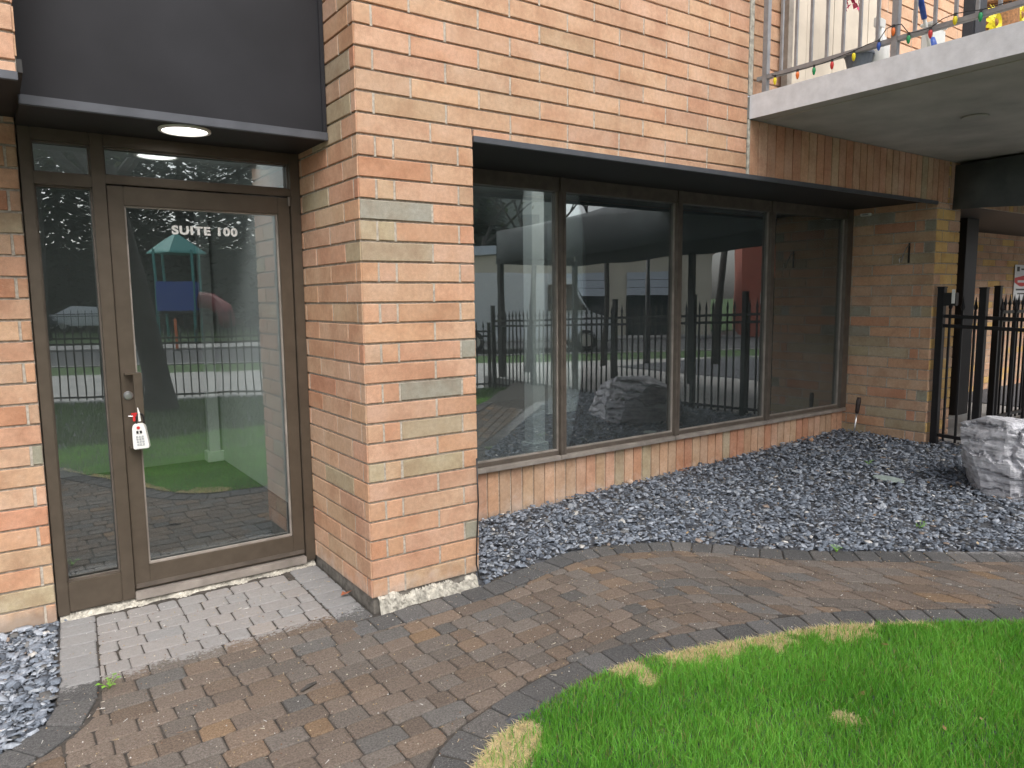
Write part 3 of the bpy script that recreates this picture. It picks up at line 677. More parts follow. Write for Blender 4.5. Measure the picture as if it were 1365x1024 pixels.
# ------------------------------------------------------------------ ground
GE = [(-3.2, -6.0), (-1.6, -4.0), (-.80, -2.5), (-.50, -1.80), (-.33, -1.47), (-.155, -1.315), (.08, -1.24), (.38, -1.19), (.72, -1.21), (1.0, -1.30), (1.3, -1.41), (1.67, -1.57), (2.05, -1.84), (2.5, -2.2), (3.4, -2.98), (6.0, -5.3)]
UL = [(-5.5, -1.1), (-3.2, -.85), (-2.3, -.62), (-1.85, -.45), (-1.59, -.293), (-1.446, -.166), (-1.39, .03), (-1.36, .44), (-1.335, .79)]
UR = [(-.012, .79), (-.012, -.03), (.65, -.065), (1.0, -.005), (1.34, .015), (1.68, -.095), (1.96, -.283), (2.12, -.48), (2.37, -.82), (2.78, -1.205), (3.1, -1.485), (3.37, -1.72), (4.5, -2.72), (6.0, -4.05)]
def catmull(P, n=6):
    out = []
    for i in range(len(P)-1):
        p0, p1, p2, p3 = [Vector(P[max(0, min(len(P)-1, i+k))]) for k in (-1, 0, 1, 2)]
        for j in range(n):
            t_ = j/n; out.append(.5*((2*p1)+(p2-p0)*t_+(2*p0-5*p1+4*p2-p3)*t_*t_+(3*p1-p0-3*p2+p3)*t_**3))
    out.append(Vector(P[-1])); return out
GEc = catmull(GE, 6); ULc = catmull(UL[:7], 4)[:-1]+[Vector(p) for p in UL[6:]]; URc = [Vector(UR[0]), Vector(UR[1])]+catmull(UR[2:], 4)[0:]
region = [(p.x, p.y) for p in ULc]+[(p.x, p.y) for p in URc]+[(p.x, p.y) for p in reversed(GEc)]
region = np.array(region)
def inside(poly, x, y):
    x = np.asarray(x); y = np.asarray(y); c = np.zeros(x.shape, bool); j = len(poly)-1
    for i in range(len(poly)):
        xi, yi = poly[i]; xj, yj = poly[j]
        c ^= ((yi > y) != (yj > y)) & (x < (xj-xi)*(y-yi)/(yj-yi+1e-12)+xi); j = i
    return c
_gx, _gy = np.array([p.x for p in GEc]), np.array([p.y for p in GEc])
def below(x, y): return np.asarray(y) < np.interp(x, _gx, _gy)+.03
# street-side ground sheets
def sheet(name, pts, z, m):
    me_ = bpy.data.meshes.new(name); me_.from_pydata([(x, y, z) for x, y in pts], [], [tuple(range(len(pts)))])
    return tag(link(name, me_, m), kind='structure')
sheet('ground', [(-400, -400), (400, -400), (400, 400), (-400, 400)], -.20, M_LAWN)
def Q(s0, s1, n0, n1): return [SW(s0, n0), SW(s1, n0), SW(s1, n1), SW(s0, n1)][::-1]
sheet('sidewalk', Q(-60, 60, .35, 5.3), -.112, M_WALK)
sheet('verge', Q(-60, 60, 5.3, 7.6), -.116, M_LAWN)
sheet('road', Q(-80, 80, 7.6, 14.8), -.16, M_ASPHALT)
sheet('far_sidewalk', Q(-60, 60, 15.0, 18.5), -.09, M_WALK)
tag(MB().box(0, 160, 0, .15, -.2, -.085).build('kerb', M_WALK), kind='structure'); kb = bpy.data.objects['kerb']; kb.location = (*SW(-80, 7.75), 0); kb.rotation_euler = (0, 0, a_)
k2 = bpy.data.objects.new('kerb', kb.data); COL.objects.link(k2); tag(k2, kind='structure'); k2.location = (*SW(-80, 15.0), 0); k2.rotation_euler = (0, 0, a_)
# lawn terrain, with slope, under the grass (grid)
def grid_ground(name, x0, x1, y0, y1, st, zfun, m, keep=None):
    xs = np.arange(x0, x1+1e-6, st); ys_ = np.arange(y0, y1+1e-6, st); XX, YY = np.meshgrid(xs, ys_); ZZ = zfun(XX, YY)
    V = np.stack([XX, YY, ZZ], -1).reshape(-1, 3); nx = len(xs); idx = np.arange(len(V)).reshape(XX.shape)
    F = np.stack([idx[:-1, :-1], idx[:-1, 1:], idx[1:, 1:], idx[1:, :-1]], -1).reshape(-1, 4)
    if keep is not None:
        c = V[F].mean(1); F = F[keep(c[:, 0], c[:, 1])]
    return tag(np_mesh(name, V, F, None, m), kind='structure')
lawnpoly = np.array([(p.x, p.y) for p in GEc]+[(6.0, -5.3), (5.8, -5.9), SW(-4.6, 0.1), (-5.5, -6.0)])
def lawn_z(x, y):
    near = gz(x, y)+.004; f = np.clip((-y-3)/3, 0, 1); return near*(1-f)+(-.105)*f
grid_ground('lawn', -9, 6.0, -14, -1.0, .1, lawn_z, M_SOIL, lambda x, y: ~inside(region, x, y) & below(x, y) & (x < 5.95) & (y < -1.1) & (((x-.7)*math.sin(a_)-(y+8.2)*math.cos(a_)) < .35))
grid_ground('path_bed', -6, 6.1, -6.0, .95, .1, lambda x, y: gz(x, y)-.008, M_JOINT, lambda x, y: (inside(region, x, y) | (np.hypot(x-.0, y-.4) < .5)) & ~((x > -.02) & (y > -.05)))
grid_ground('gravel_bed', -.0+.6, 6.3, -4.5, .95, .1, lambda x, y: gz(x, y)-.018, M_SOIL, lambda x, y: (x > .6) & (y > np.interp(x, [p.x for p in URc[2:]], [p.y for p in URc[2:]])-.03))
grid_ground('gravel_bed', -6.1, -1.3, -1.5, .95, .1, lambda x, y: gz(x, y)-.018, M_SOIL, lambda x, y: ~inside(region, x, y) & (y > -1.5))
# entry walk and mulch under the canopy
tag(MB().box(5.92, 9.0, -6.3, 1.39, -.15, .108).build('entry_walk', M_WALK), kind='structure')
tag(MB().box(9.0, 13, -6, 1.39, -.15, .12).build('mulch_bed', M_SOIL), kind='structure')

# ------------------------------------------------------------------ pavers
PV = [((.176, .141, .116), 36), ((.168, .146, .128), 30), ((.19, .146, .114), 17), ((.20, .147, .108), 5), ((.14, .132, .124), 9), ((.225, .155, .10), 1.6)]
PB = [((.128, .125, .123), 50), ((.108, .107, .107), 30), ((.15, .142, .135), 20)]
def pcol(p):
    c = random.choices([a for a, _ in p], [b for _, b in p])[0]; j = random.uniform(.86, 1.18); return tuple(v*j for v in c)
def clip_half(poly, p, n_):
    out = []
    for i in range(len(poly)):
        a, b = poly[i], poly[(i+1) % len(poly)]; da, db_ = (a-p).dot(n_), (b-p).dot(n_)
        if da >= 0: out.append(a)
        if da*db_ < 0: out.append(a+(b-a)*(da/(da-db_)))
    return out
def area(poly): return .5*sum(a.x*b.y-a.y*b.x for a, b in zip(poly, poly[1:]+poly[:1]))
def paver(mb, poly, col, dz=0.0):
    if len(poly) < 3: return
    A = area(poly)
    if A < 0: poly = poly[::-1]; A = -A
    if A < .0012: return
    # round the corners, shrink for the joint, pillow the top edge
    def shrink(P, d):
        c = sum(P, Vector((0, 0)))/len(P); return [c+(q-c)*(1-d/max(.02, (q-c).length)) for q in P]
    poly = [q for i, q in enumerate(poly) if (q-poly[i-1]).length > .012]
    if len(poly) < 3: return
    rp = []
    for i, q in enumerate(poly):
        a, b = poly[i-1], poly[(i+1) % len(poly)]
        for o_, sgn in ((a, 1), (b, 1)):
            d_ = o_-q; l_ = d_.length; rp.append(q+d_*min(.3, random.uniform(.007, .015)/l_))
    g = random.uniform(.0024, .0044); P1 = shrink(rp, g); P2 = shrink(rp, g+.004); P3 = shrink(rp, g+.012)
    tx_, ty_ = random.uniform(-.012, .012), random.uniform(-.012, .012); c = sum(rp, Vector((0, 0)))/len(rp); hz = random.uniform(-.0015, .0015)+dz
    n_ = len(rp); b0 = len(mb.v)
    for P, dzz in ((P1, -.03), (P1, -.0055), (P2, -.0014), (P3, 0)):
        for q in P: mb.v.append((q.x, q.y, gzf(q.x, q.y)+hz+dzz+(q.x-c.x)*tx_+(q.y-c.y)*ty_))
    for r_ in range(3):
        for k_ in range(n_): mb.f.append((b0+r_*n_+k_, b0+r_*n_+(k_+1) % n_, b0+(r_+1)*n_+(k_+1) % n_, b0+(r_+1)*n_+k_)); mb.c.append(col)
    mb.f.append(tuple(b0+3*n_+k_ for k_ in range(n_))); mb.c.append(col)
# borders: offset strips along the three edges
pav = MB()
def border(curve, wid, side, lng, every=None):
    """curve: list of Vector; side +1 = region lies to the right of travel"""
    d = [0]
    for a, b in zip(curve, curve[1:]): d.append(d[-1]+(b-a).length)
    def at(s_):
        s_ = max(0, min(d[-1]-1e-6, s_)); i = max(k_ for k_ in range(len(d)) if d[k_] <= s_); i = min(i, len(curve)-2)
        t_ = (s_-d[i])/(d[i+1]-d[i]); p = curve[i].lerp(curve[i+1], t_); tg_ = (curve[i+1]-curve[i]).normalized()
        return p, Vector((tg_.y, -tg_.x))*side
    s_ = 0
    while s_ < d[-1]-.05:
        l_ = random.uniform(*lng); e_ = min(d[-1], s_+l_)
        (p, n0), (q, n1) = at(s_+.001), at(e_-.001)
        if n0.dot(n1) < .3: n1 = n0
        w_ = wid*random.uniform(.97, 1.03)
        paver(pav, [p, q, q+n1*w_, p+n0*w_], pcol(PB), .0015); s_ = e_
bw = .155
ulb = [p for p in ULc if p.x > -4]
border(ulb, bw, 1, (.11, .15))
border([Vector((-.004, .79)), Vector((-.004, -.035))], .175, 1, (.095, .11))
front = [p for p in URc[2:] if p.x < 5]
border([Vector((-.16, -.035))]+front, bw, 1, (.11, .16))
geb = [p for p in GEc if -1.3 < p.x < 4.5]
border(geb, bw+.01, -1, (.12, .17))
SEG = []
for cv_, w_ in ((ulb, bw), ([Vector((-.004, .85)), Vector((-.004, -.035))], .175), ([Vector((-.16, -.035))]+front, bw), (geb, bw+.01)):
    for i_, (a, b) in enumerate(zip(cv_, cv_[1:])): SEG.append((a, b, w_, i_ == 0, i_ == len(cv_)-2))
def near_segs(c):
    out = []
    for a, b, w_, fi, la_ in SEG:
        ab = b-a; t_ = (c-a).dot(ab)/ab.length_squared
        if (fi and t_ < 0) or (la_ and t_ > 1): continue
        t_ = max(0, min(1, t_)); p = a+ab*t_; dd_ = (c-p).length
        if dd_ < w_+.14: out.append((dd_, p, w_))
    return out
# field rows follow a bend: straight, arc of 45 degrees, straight
RB, XB = 1.45, 1.05
def rowpt(s_, v):
    ra = RB-v; al = math.pi/4
    if s_ <= 0: return Vector((XB+s_, -v))
    arc = max(1e-6, ra)*al
    if s_ < arc: th = s_/max(1e-6, ra); return Vector((XB+ra*math.sin(th), -RB+ra*math.cos(th)))
    q = s_-arc; return Vector((XB+ra*math.sin(al)+q*math.cos(al), -RB+ra*math.cos(al)-q*math.sin(al)))
v = -.86
while v < 3.6:
    rh = .108*random.uniform(.97, 1.04)
    s_ = -6.0-random.uniform(0, .15)
    while s_ < (4.2 if v < 1.35 else 0.5):
        l_ = random.choice((.10, .12, .14, .155, .19))*random.uniform(.95, 1.06); e_ = s_+l_
        q = [rowpt(s_, v), rowpt(e_, v), rowpt(e_, v+rh), rowpt(s_, v+rh)]
        q = [p+Vector((random.uniform(-.003, .003), random.uniform(-.003, .003))) for p in q]
        c = sum(q, Vector((0, 0)))/4; s_ = e_
        if c.x < -4.5 or c.y < -3.4 or not bool(inside(region, c.x, c.y)):
            ns = near_segs(c)
            if not (ns and min(ns)[0] < .1 and False): continue
        if c.y > -.02 and (c.x > -.18): continue
        poly = q; ok = True
        for dd_, p, w_ in sorted(near_segs(c), key=lambda t_: t_[0])[:2]:
            n_ = (c-p).normalized(); poly = clip_half(poly, p+n_*(w_+.002), n_)
            if len(poly) < 3: ok = False; break
        if ok: paver(pav, poly, pcol(PV))
    v += rh
tag(pav.build('paved_path', M_PAVER, tint=True), kind='structure')

# ------------------------------------------------------------------ slate gravel
def chips(name, x, y, layer, size, label, parent=None):
    n_ = len(x); k_ = 5
    ang = (np.arange(k_)[None]+rng.uniform(-.32, .32, (n_, k_)))*2*np.pi/k_; rad = size[:, None]*rng.uniform(.5, 1.25, (n_, k_))
    el = rng.uniform(.5, 1.0, (n_, 1)); px_, py_ = np.cos(ang)*rad, np.sin(ang)*rad*el; th = size*rng.uniform(.16, .42, n_)
    top = np.stack([px_*.92, py_*.92, np.broadcast_to(th[:, None]/2, px_.shape)+rng.uniform(-.1, .1, px_.shape)*th[:, None]], -1); bot = np.stack([px_, py_, np.broadcast_to(-th[:, None]/2, px_.shape)], -1)
    P = np.concatenate([top, bot], 1)
    yaw = rng.uniform(0, 2*np.pi, n_); tl = np.abs(rng.normal(0, .42, n_)); td = rng.uniform(0, 2*np.pi, n_)
    c, s_ = np.cos(yaw), np.sin(yaw)
    P = np.stack([P[..., 0]*c[:, None]-P[..., 1]*s_[:, None], P[..., 0]*s_[:, None]+P[..., 1]*c[:, None], P[..., 2]], -1)
    ax = np.stack([np.cos(td), np.sin(td), 0*td], -1)[:, None]; ct, sn = np.cos(tl)[:, None, None], np.sin(tl)[:, None, None]
    P = P*ct+np.cross(np.broadcast_to(ax, P.shape), P)*sn+ax*(P*ax).sum(-1, keepdims=True)*(1-ct)
    P += np.stack([x, y, gz(x, y)+layer], -1)[:, None]
    V = P.reshape(-1, 3); base = np.arange(n_)[:, None]*2*k_
    T = base+np.arange(k_)[None]; i = np.arange(k_); j = (i+1) % k_
    Sd = np.stack([np.broadcast_to(i+k_, (n_, k_)), np.broadcast_to(j+k_, (n_, k_)), np.broadcast_to(j, (n_, k_)), np.broadcast_to(i, (n_, k_))], -1)+base[..., None]
    bs = np.array([(.185, .212, .255), (.26, .29, .34), (.10, .114, .138), (.37, .40, .45), (.17, .17, .17), (.37, .395, .43), (.62, .60, .57), (.30, .24, .20)])
    ci = rng.choice(len(bs), n_, p=(.32, .26, .17, .125, .06, .045, .010, .010)); C = bs[ci]*rng.uniform(.78, 1.08, (n_, 1))
    return tag(np_mesh(name, V, [T, Sd.reshape(-1, 4)], np.concatenate([C, np.repeat(C, k_, 0)]), M_SLATE), label, None, None, 'stuff')
def scatter(n_, x0, x1, y0, y1, keep):
    x = rng.uniform(x0, x1, n_); y = rng.uniform(y0, y1, n_); k_ = keep(x, y); return x[k_], y[k_]
_ux, _uy = np.array([p.x for p in URc[2:]]), np.array([p.y for p in URc[2:]])
reg_r = lambda x, y: ~inside(region, x, y) & (y > np.interp(x, _ux, _uy)-.03) & (x > W+.01) & (y < .835)
x, y = scatter(95000, W+.01, 6.0, -4.5, .84, lambda x, y: reg_r(x, y) & (((x < 5.80) | (y < -.02))) & ~inside(region, x+.012, y-.012))
keepd = rng.uniform(0, 1, len(x)) < np.clip(1.25-.13*np.hypot(x+1.5, y+3.4), .42, 1); x, y = x[keepd], y[keepd]
dist = np.hypot(x+1.5, y+3.4)
sz = rng.gamma(6, 1/6, len(x))*.0125*(1+.05*dist); sz = np.clip(sz, .006, .038)
lay = rng.uniform(-.010, .018, len(x))
chips('gravel', x, y, lay, sz, 'blue-grey slate chips filling the bed under the windows')
x, y = scatter(16000, -3.2, -1.30, -.9, .80, lambda x, y: ~inside(region, x, y) & (y > -.95) & ~inside(region, x+.01, y))
chips('gravel', x, y, rng.uniform(-.012, .012, len(x)), np.clip(rng.gamma(5, 1/5, len(x))*.0165, .007, .036), 'dark slate chips in the bed left of the paved path')

# ------------------------------------------------------------------ grass
def blades(name, x, y, h, w, label):
    n_ = len(x); a = rng.uniform(0, 2*np.pi, n_); lean = rng.gamma(2.2, .16, n_)*h; la = rng.uniform(0, 2*np.pi, n_)
    dx, dy = np.cos(a)*w/2, np.sin(a)*w/2; lx, ly = np.cos(la)*lean, np.sin(la)*lean; z = lawn_z(x, y)
    def P(t_, k_, sg_): return np.stack([x+lx*t_**1.8+sg_*dx*k_, y+ly*t_**1.8+sg_*dy*k_, z+h*t_*(1-.18*t_)], -1)
    V = np.stack([P(0, 1, -1), P(0, 1, 1), P(.5, .85, 1), P(.5, .85, -1), P(1, 0, 1)], 1).reshape(-1, 3)
    b0 = np.arange(n_)[:, None]*5; F4 = b0+np.array([[0, 1, 2, 3]]); F3 = b0+np.array([[3, 2, 4]])
    pat = .5+.5*np.sin(x*5.1+np.sin(y*4.3)*1.7)*np.sin(y*6.2+x*1.3)
    base = np.array([.125, .345, .045])[None]*(1-pat[:, None])+np.array([.21, .48, .08])[None]*pat[:, None]
    C = base*rng.uniform(.65, 1.35, (n_, 1)); C[:, 0] *= rng.uniform(.85, 1.2, n_)
    # dead straw blades near the edge and in thin patches
    return V, F4, F3, C
edge = np.array([(p.x, p.y) for p in GEc])
def dedge(x, y):
    d_ = np.full(x.shape, 9.)
    for a, b in zip(edge[:-1], edge[1:]):
        ab = b-a; t_ = np.clip(((x-a[0])*ab[0]+(y-a[1])*ab[1])/(ab@ab), 0, 1); d_ = np.minimum(d_, np.hypot(x-a[0]-ab[0]*t_, y-a[1]-ab[1]*t_))
    return d_
gx, gy = scatter(230000, -.9, 3.4, -2.9, -1.1, lambda x, y: ~inside(region, x, y) & below(x, y))
hx, hy = scatter(110000, -1.3, 5.4, -4.3, -1.1, lambda x, y: ~inside(region, x, y) & below(x, y) & ~((x > -.9) & (x < 3.4) & (y > -2.9)))
gx, gy = np.r_[gx, hx], np.r_[gy, hy]
de = dedge(gx, gy)
bare = np.zeros(len(gx), bool)
for (bx0, by0, br) in ((-.12, -1.42, .12), (-.05, -1.33, .12), (.92, -1.30, .12), (1.05, -1.35, .12), (1.3, -1.44, .12), (1.62, -1.57, .16), (.62, -1.23, .08), (1.0, -2.0, .05), (.62, -1.35, .05)):
    bare |= np.hypot(gx-bx0, gy-by0) < br*(1+.25*np.sin(gx*40)*np.sin(gy*37))
strip = (de < .040+.030*np.sin(gx*23)+.02*np.sin(gx*61+1)) & (((gx > .75) & (gx < 2.0)) | (gx < .02))
bare |= strip; bare &= (de < .17) | (np.hypot(gx-1.0, gy+2.0) < .06) | (np.hypot(gx-.62, gy+1.35) < .06)
keep = ~bare | (rng.uniform(0, 1, len(gx)) < .16); sx_, sy_ = gx[bare], gy[bare]
gx, gy, de = gx[keep], gy[keep], de[keep]
hh = rng.uniform(.028, .076, len(gx))*np.clip(.55+de*3.2, .5, 1)
hh *= .85+.3*(.5+.5*np.sin(gx*9)*np.sin(gy*8+1))
V, F4, F3, C = blades('g', gx, gy, hh, rng.uniform(.0019, .0036, len(gx)), '')
dead = rng.uniform(0, 1, len(gx)) < np.where(de < .05, .18, .045); C[dead] = np.array([.36, .29, .14])*rng.uniform(.7, 1.2, (dead.sum(), 1))
tag(np_mesh('grass', V, [F4, F3], np.concatenate([C, C]), M_GRASS), 'bright green tufted lawn grass beside the paved path', None, None, 'stuff')
# straw mat (dead thatch) at the lawn edge
sx_ = np.repeat(sx_, 3)+rng.normal(0, .008, len(sx_)*3); sy_ = np.repeat(sy_, 3)+rng.normal(0, .008, len(sy_)*3)
ok_ = ~inside(region, sx_, sy_+.0) ; sx_, sy_ = sx_[ok_], sy_[ok_]
n_ = len(sx_); h_ = rng.uniform(.006, .024, n_); V, F4, F3, C = blades('s', sx_, sy_, h_, rng.uniform(.0022, .004, n_), '')
Vr = V.reshape(n_, 5, 3); ex = rng.normal(0, .022, (n_, 2)); Vr[:, 4, :2] += ex; Vr[:, 2:4, :2] += ex[:, None]*.5; Vr[..., 2] = lawn_z(sx_, sy_)[:, None]+(Vr[..., 2]-lawn_z(sx_, sy_)[:, None])*.55+.004
C = np.array([.74, .62, .41])*rng.uniform(.65, 1.2, (n_, 1))
tag(np_mesh('dead_grass', V, [F4, F3], np.concatenate([C, C]), M_GRASS), 'straw-coloured dead grass along the lawn edge', None, None, 'stuff')
# far part of the lawn (behind the camera)
gx, gy = scatter(60000, -6, 5.9, -9.5, -4.3, lambda x, y: ~inside(region, x, y) & below(x, y) & (((x-.7)*math.sin(a_)-(y+8.2)*math.cos(a_)) < -.1))
V, F4, F3, C = blades('g', gx, gy, rng.uniform(.05, .09, len(gx)), rng.uniform(.008, .014, len(gx)), '')
C *= np.array([.33, .28, .5])  # darkened to put the evergreen's shade into the blade colour
tag(np_mesh('grass', V, [F4, F3], np.concatenate([C, C]), M_GRASS), 'green lawn grass out by the iron fence', None, None, 'stuff')

# ------------------------------------------------------------------ small things on the ground
def debris():
    n_ = 2600; x, y = scatter(14000, -1.6, 3.4, -2.4, .75, lambda x, y: inside(region, x, y)); x, y = x[:n_], y[:n_]
    mb_ = MB()
    for i in range(len(x)):
        z = gzf(x[i], y[i])+.002; r_ = random.uniform(.0015, .0045); a = random.uniform(0, 6.28)
        col = random.choice(((.5, .45, .36), (.42, .33, .22), (.55, .53, .5), (.2, .12, .08), (.36, .27, .15)))
        if random.random() < .10:
            l_ = random.uniform(.006, .016); d_ = Vector((math.cos(a), math.sin(a), 0))*l_; nn = Vector((-math.sin(a), math.cos(a), 0))*.0011; c = Vector((x[i], y[i], z+.001))
            mb_.quadface([c-d_-nn, c+d_-nn, c+d_*.9+nn+Vector((0, 0, .003)), c-d_+nn], col)
        else:
            c = Vector((x[i], y[i], z)); b0 = len(mb_.v); q = [c+Vector((math.cos(a+k_*1.57)*r_*random.uniform(.6, 1.2), math.sin(a+k_*1.57)*r_*random.uniform(.6, 1.2), -.001)) for k_ in range(4)]
            t_ = c+Vector((0, 0, r_*.8)); mb_.v += [tuple(p) for p in q]+[tuple(t_)]
            for k_ in range(4): mb_.f.append((b0+k_, b0+(k_+1) % 4, b0+4)); mb_.c.append(col)
    lx_, ly_ = scatter(420, -3, 5.7, -2.6, .8, lambda x, y: (~inside(region, x, y)) & ((y > np.interp(x, _ux, _uy)) | (x < -1.4) | ((x > 0) & (y < -1.5))) & ~((x > -1.34) & (x < W+.03)))
    for i in range(min(70, len(lx_))):
        a = random.uniform(0, 6.28); l_ = random.uniform(.008, .022); z = gzf(lx_[i], ly_[i])+(.024 if ly_[i] > -1.2 else .036); u = Vector((math.cos(a), math.sin(a), random.uniform(-.3, .3)))*l_; v_ = Vector((-math.sin(a), math.cos(a), random.uniform(-.3, .3)))*l_*.45; c = Vector((lx_[i], ly_[i], z))
        mb_.quadface([c-u, c+v_, c+u, c-v_], random.choice(((.30, .18, .09), (.38, .27, .15), (.22, .12, .06), (.45, .36, .24))))
    return mb_
tag(debris().build('debris', tinted('debris', .9, 60, .3, 0), tint=True), 'specks of grit, bud scales and dry needles over the paving', None, None, 'stuff')
def stone(name, x, y, size, m, label, cat, flat=.6, seed=0):
    r_ = random.Random(seed); bm = bmesh.new(); bmesh.ops.create_icosphere(bm, subdivisions=2, radius=1)
    off = [Vector((r_.uniform(-1, 1), r_.uniform(-1, 1), r_.uniform(-1, 1))).normalized() for _ in range(7)]
    for v_ in bm.verts:
        k_ = 1.0
        for o_ in off: k_ = min(k_, .72/max(.3, v_.co.normalized().dot(o_)) if v_.co.normalized().dot(o_) > .62 else 1.0)
        v_.co *= k_; v_.co = Vector((v_.co.x*size[0], v_.co.y*size[1], v_.co.z*size[2]))
    me_ = bpy.data.meshes.new(name); bm.to_mesh(me_); bm.free(); o_ = link(name, me_, m); o_.location = (x, y, gzf(x, y)+size[2]*.5+.01)
    o_.rotation_euler = (0, 0, r_.uniform(0, 3)); return tag(o_, label, cat)
stone('stone', 2.62, .80, (.035, .03, .026), plain('pink_stone', (.55, .40, .30), .9, 0, .15, 30, .5), 'pinkish broken stone lying against the low soldier brick wall', 'stone', seed=3)
stone('stone', 5.02, .72, (.03, .026, .022), plain('orange_stone', (.50, .30, .18), .9, 0, .15, 30, .5), 'small orange brick fragment by the far end of the low wall', 'stone', seed=5)
fp = tag(MB().lathe([(.0, .002), (.075, .0), (.095, .006), (.09, .014), (.05, .019), (.012, .021)], n=18).build('cover_plate', plain('green_plate', (.25, .30, .28), .8, 0, .12, 20, .3), smooth=False), 'flat pale green disc half sunk in the slate gravel', 'plate')
fp.location = (4.28, -.44, gzf(4.28, -.44)+.010); fp.rotation_euler = (R(4), R(-3), .3); fp.scale = (.7, 1.3, .8)
def weed(x, y, n_, h_, label, seed):
    r_ = random.Random(seed); t = thing('weed', label, 'weed', (x, y, gzf(x, y)+.01), group='small green weeds')
    lf, sm = MB(), MB()
    for i in range(n_):
        a = r_.uniform(0, 6.28); l_ = h_*r_.uniform(.6, 1.1); e_ = Vector((math.cos(a)*l_, math.sin(a)*l_, l_*r_.uniform(.5, 1.1)))
        sm.tube([(0, 0, -.01), tuple(e_*.55), tuple(e_)], .0012, 4)
        s_ = Vector((-math.sin(a), math.cos(a), 0))*l_*.32; u = Vector((math.cos(a), math.sin(a), .1))*l_*.42
        lf.quadface([e_-u*.3, e_+s_, e_+u*1.1+Vector((0, 0, -.003)), e_-s_])
    lf.build('leaves', M_WEED, t); sm.build('stem', M_WEED, t)
M_WEED = plain('weed_leaf', (.16, .36, .03), .5, 0, .25, 60)
weed(-1.21, -.02, 9, .035, 'tiny green weed in the paving joint by the left border', 1)
weed(3.326, -1.147, 7, .034, 'bright green weed in the slate gravel toward the boulder', 2)
weed(2.55, -1.03, 8, .028, 'pale green sprig at the gravel edge of the path', 3)
weed(4.64, -.07, 8, .034, 'dull green weed in the gravel near the brick pier', 4)
tag(MB().tube([(-.565, -.535, -.068), (-.53, -.518, -.066), (-.49, -.503, -.068)], [.005, .009, .005], 6).build('twig', M_BARK), 'short dark stick lying on the paving before the door', 'stick')
lf = thing('dry_leaf', 'curled rust-brown leaf at the foot of the brick pillar', 'leaf', (-.035, .27, gzf(0, .27)+.012))
MB().quadface([(-.03, 0, 0), (0, -.02, .012), (.035, -.003, .016), (.005, .018, .004)]).quadface([(-.03, 0, 0), (.005, .018, .004), (-.01, .022, .014)]).build('leaf_blade', plain('rust_leaf', (.33, .11, .05), .8), lf)
tl = thing('screwdriver', 'long screwdriver with dark handle stuck in gravel by the pier corner', 'screwdriver', (5.60, .62, .10))
MB().tube([(0, 0, -.03), (.03, -.01, .235)], .009, 8).build('shaft', M_STEEL, tl, smooth=True)
MB().tube([(.03, -.01, .235), (.034, -.011, .26), (.045, -.015, .36), (.05, -.017, .40)], [.012, .020, .024, .019], 10).build('handle', plain('dark_handle', (.035, .022, .02), .5), tl, smooth=True)
# boulder: banded slab of grey stone
from mathutils import noise as mn
RK = [(4.66, -.92, -.06), (4.42, -1.10, -.06), (4.40, -1.26, -.06), (4.72, -2.0, -.06), (5.45, -1.9, -.06), (5.5, -1.0, -.06), (5.0, -.72, -.06),
      (4.50, -.86, .36), (4.42, -.98, .30), (4.62, -.80, .50), (4.95, -.74, .42), (4.57, -1.0, .585), (4.47, -1.17, .575), (4.40, -1.24, .30), (4.50, -1.32, .53), (4.62, -1.62, .42), (4.85, -2.0, .26), (5.4, -1.8, .25), (5.4, -1.05, .36), (5.0, -1.2, .56)]
bm = bmesh.new()
for p in RK: bm.verts.new((p[0]-4.9, p[1]+1.3, p[2]))
res = bmesh.ops.convex_hull(bm, input=bm.verts)
bmesh.ops.delete(bm, geom=[g for g in res['geom_interior'] if isinstance(g, bmesh.types.BMVert)], context='VERTS')
for _ in range(5):
    bmesh.ops.subdivide_edges(bm, edges=[e for e in bm.edges if e.calc_length() > .022], cuts=1); bmesh.ops.triangulate(bm, faces=[f for f in bm.faces if len(f.verts) > 4])
bmesh.ops.triangulate(bm, faces=bm.faces); bm.normal_update()
nm = {v_: v_.normal.copy() for v_ in bm.verts}
for v_ in bm.verts:
    q = v_.co.copy(); n1 = mn.fractal(q*3.0+Vector((3, 1, 7)), .9, 2.1, 5)
    lay = q.z*9+q.x*1.6+n1*.7; st_ = math.floor(lay); fr_ = lay-st_
    n2 = mn.noise(Vector((q.x*1.2, q.y*1.2, st_*7.3)))*.8+(-1.0 if fr_ < .14 else 0)
    cr = -.05*max(0, 1-abs((q.y+.02+.08*n1)-.12*(q.z-.3)-.07)/.03) if q.x < -.2 else 0      # vertical cleft in the nose
    k_ = .020*n1+.024*n2+.005*mn.noise(q*22)+cr
    v_.co = q+nm[v_]*k_
me_ = bpy.data.meshes.new('boulder'); bm.to_mesh(me_); bm.free()
bo = tag(link('boulder', me_, M_ROCK), 'large pale grey banded boulder on the slate gravel', 'boulder'); bo.location = (4.9, -1.3, .035)

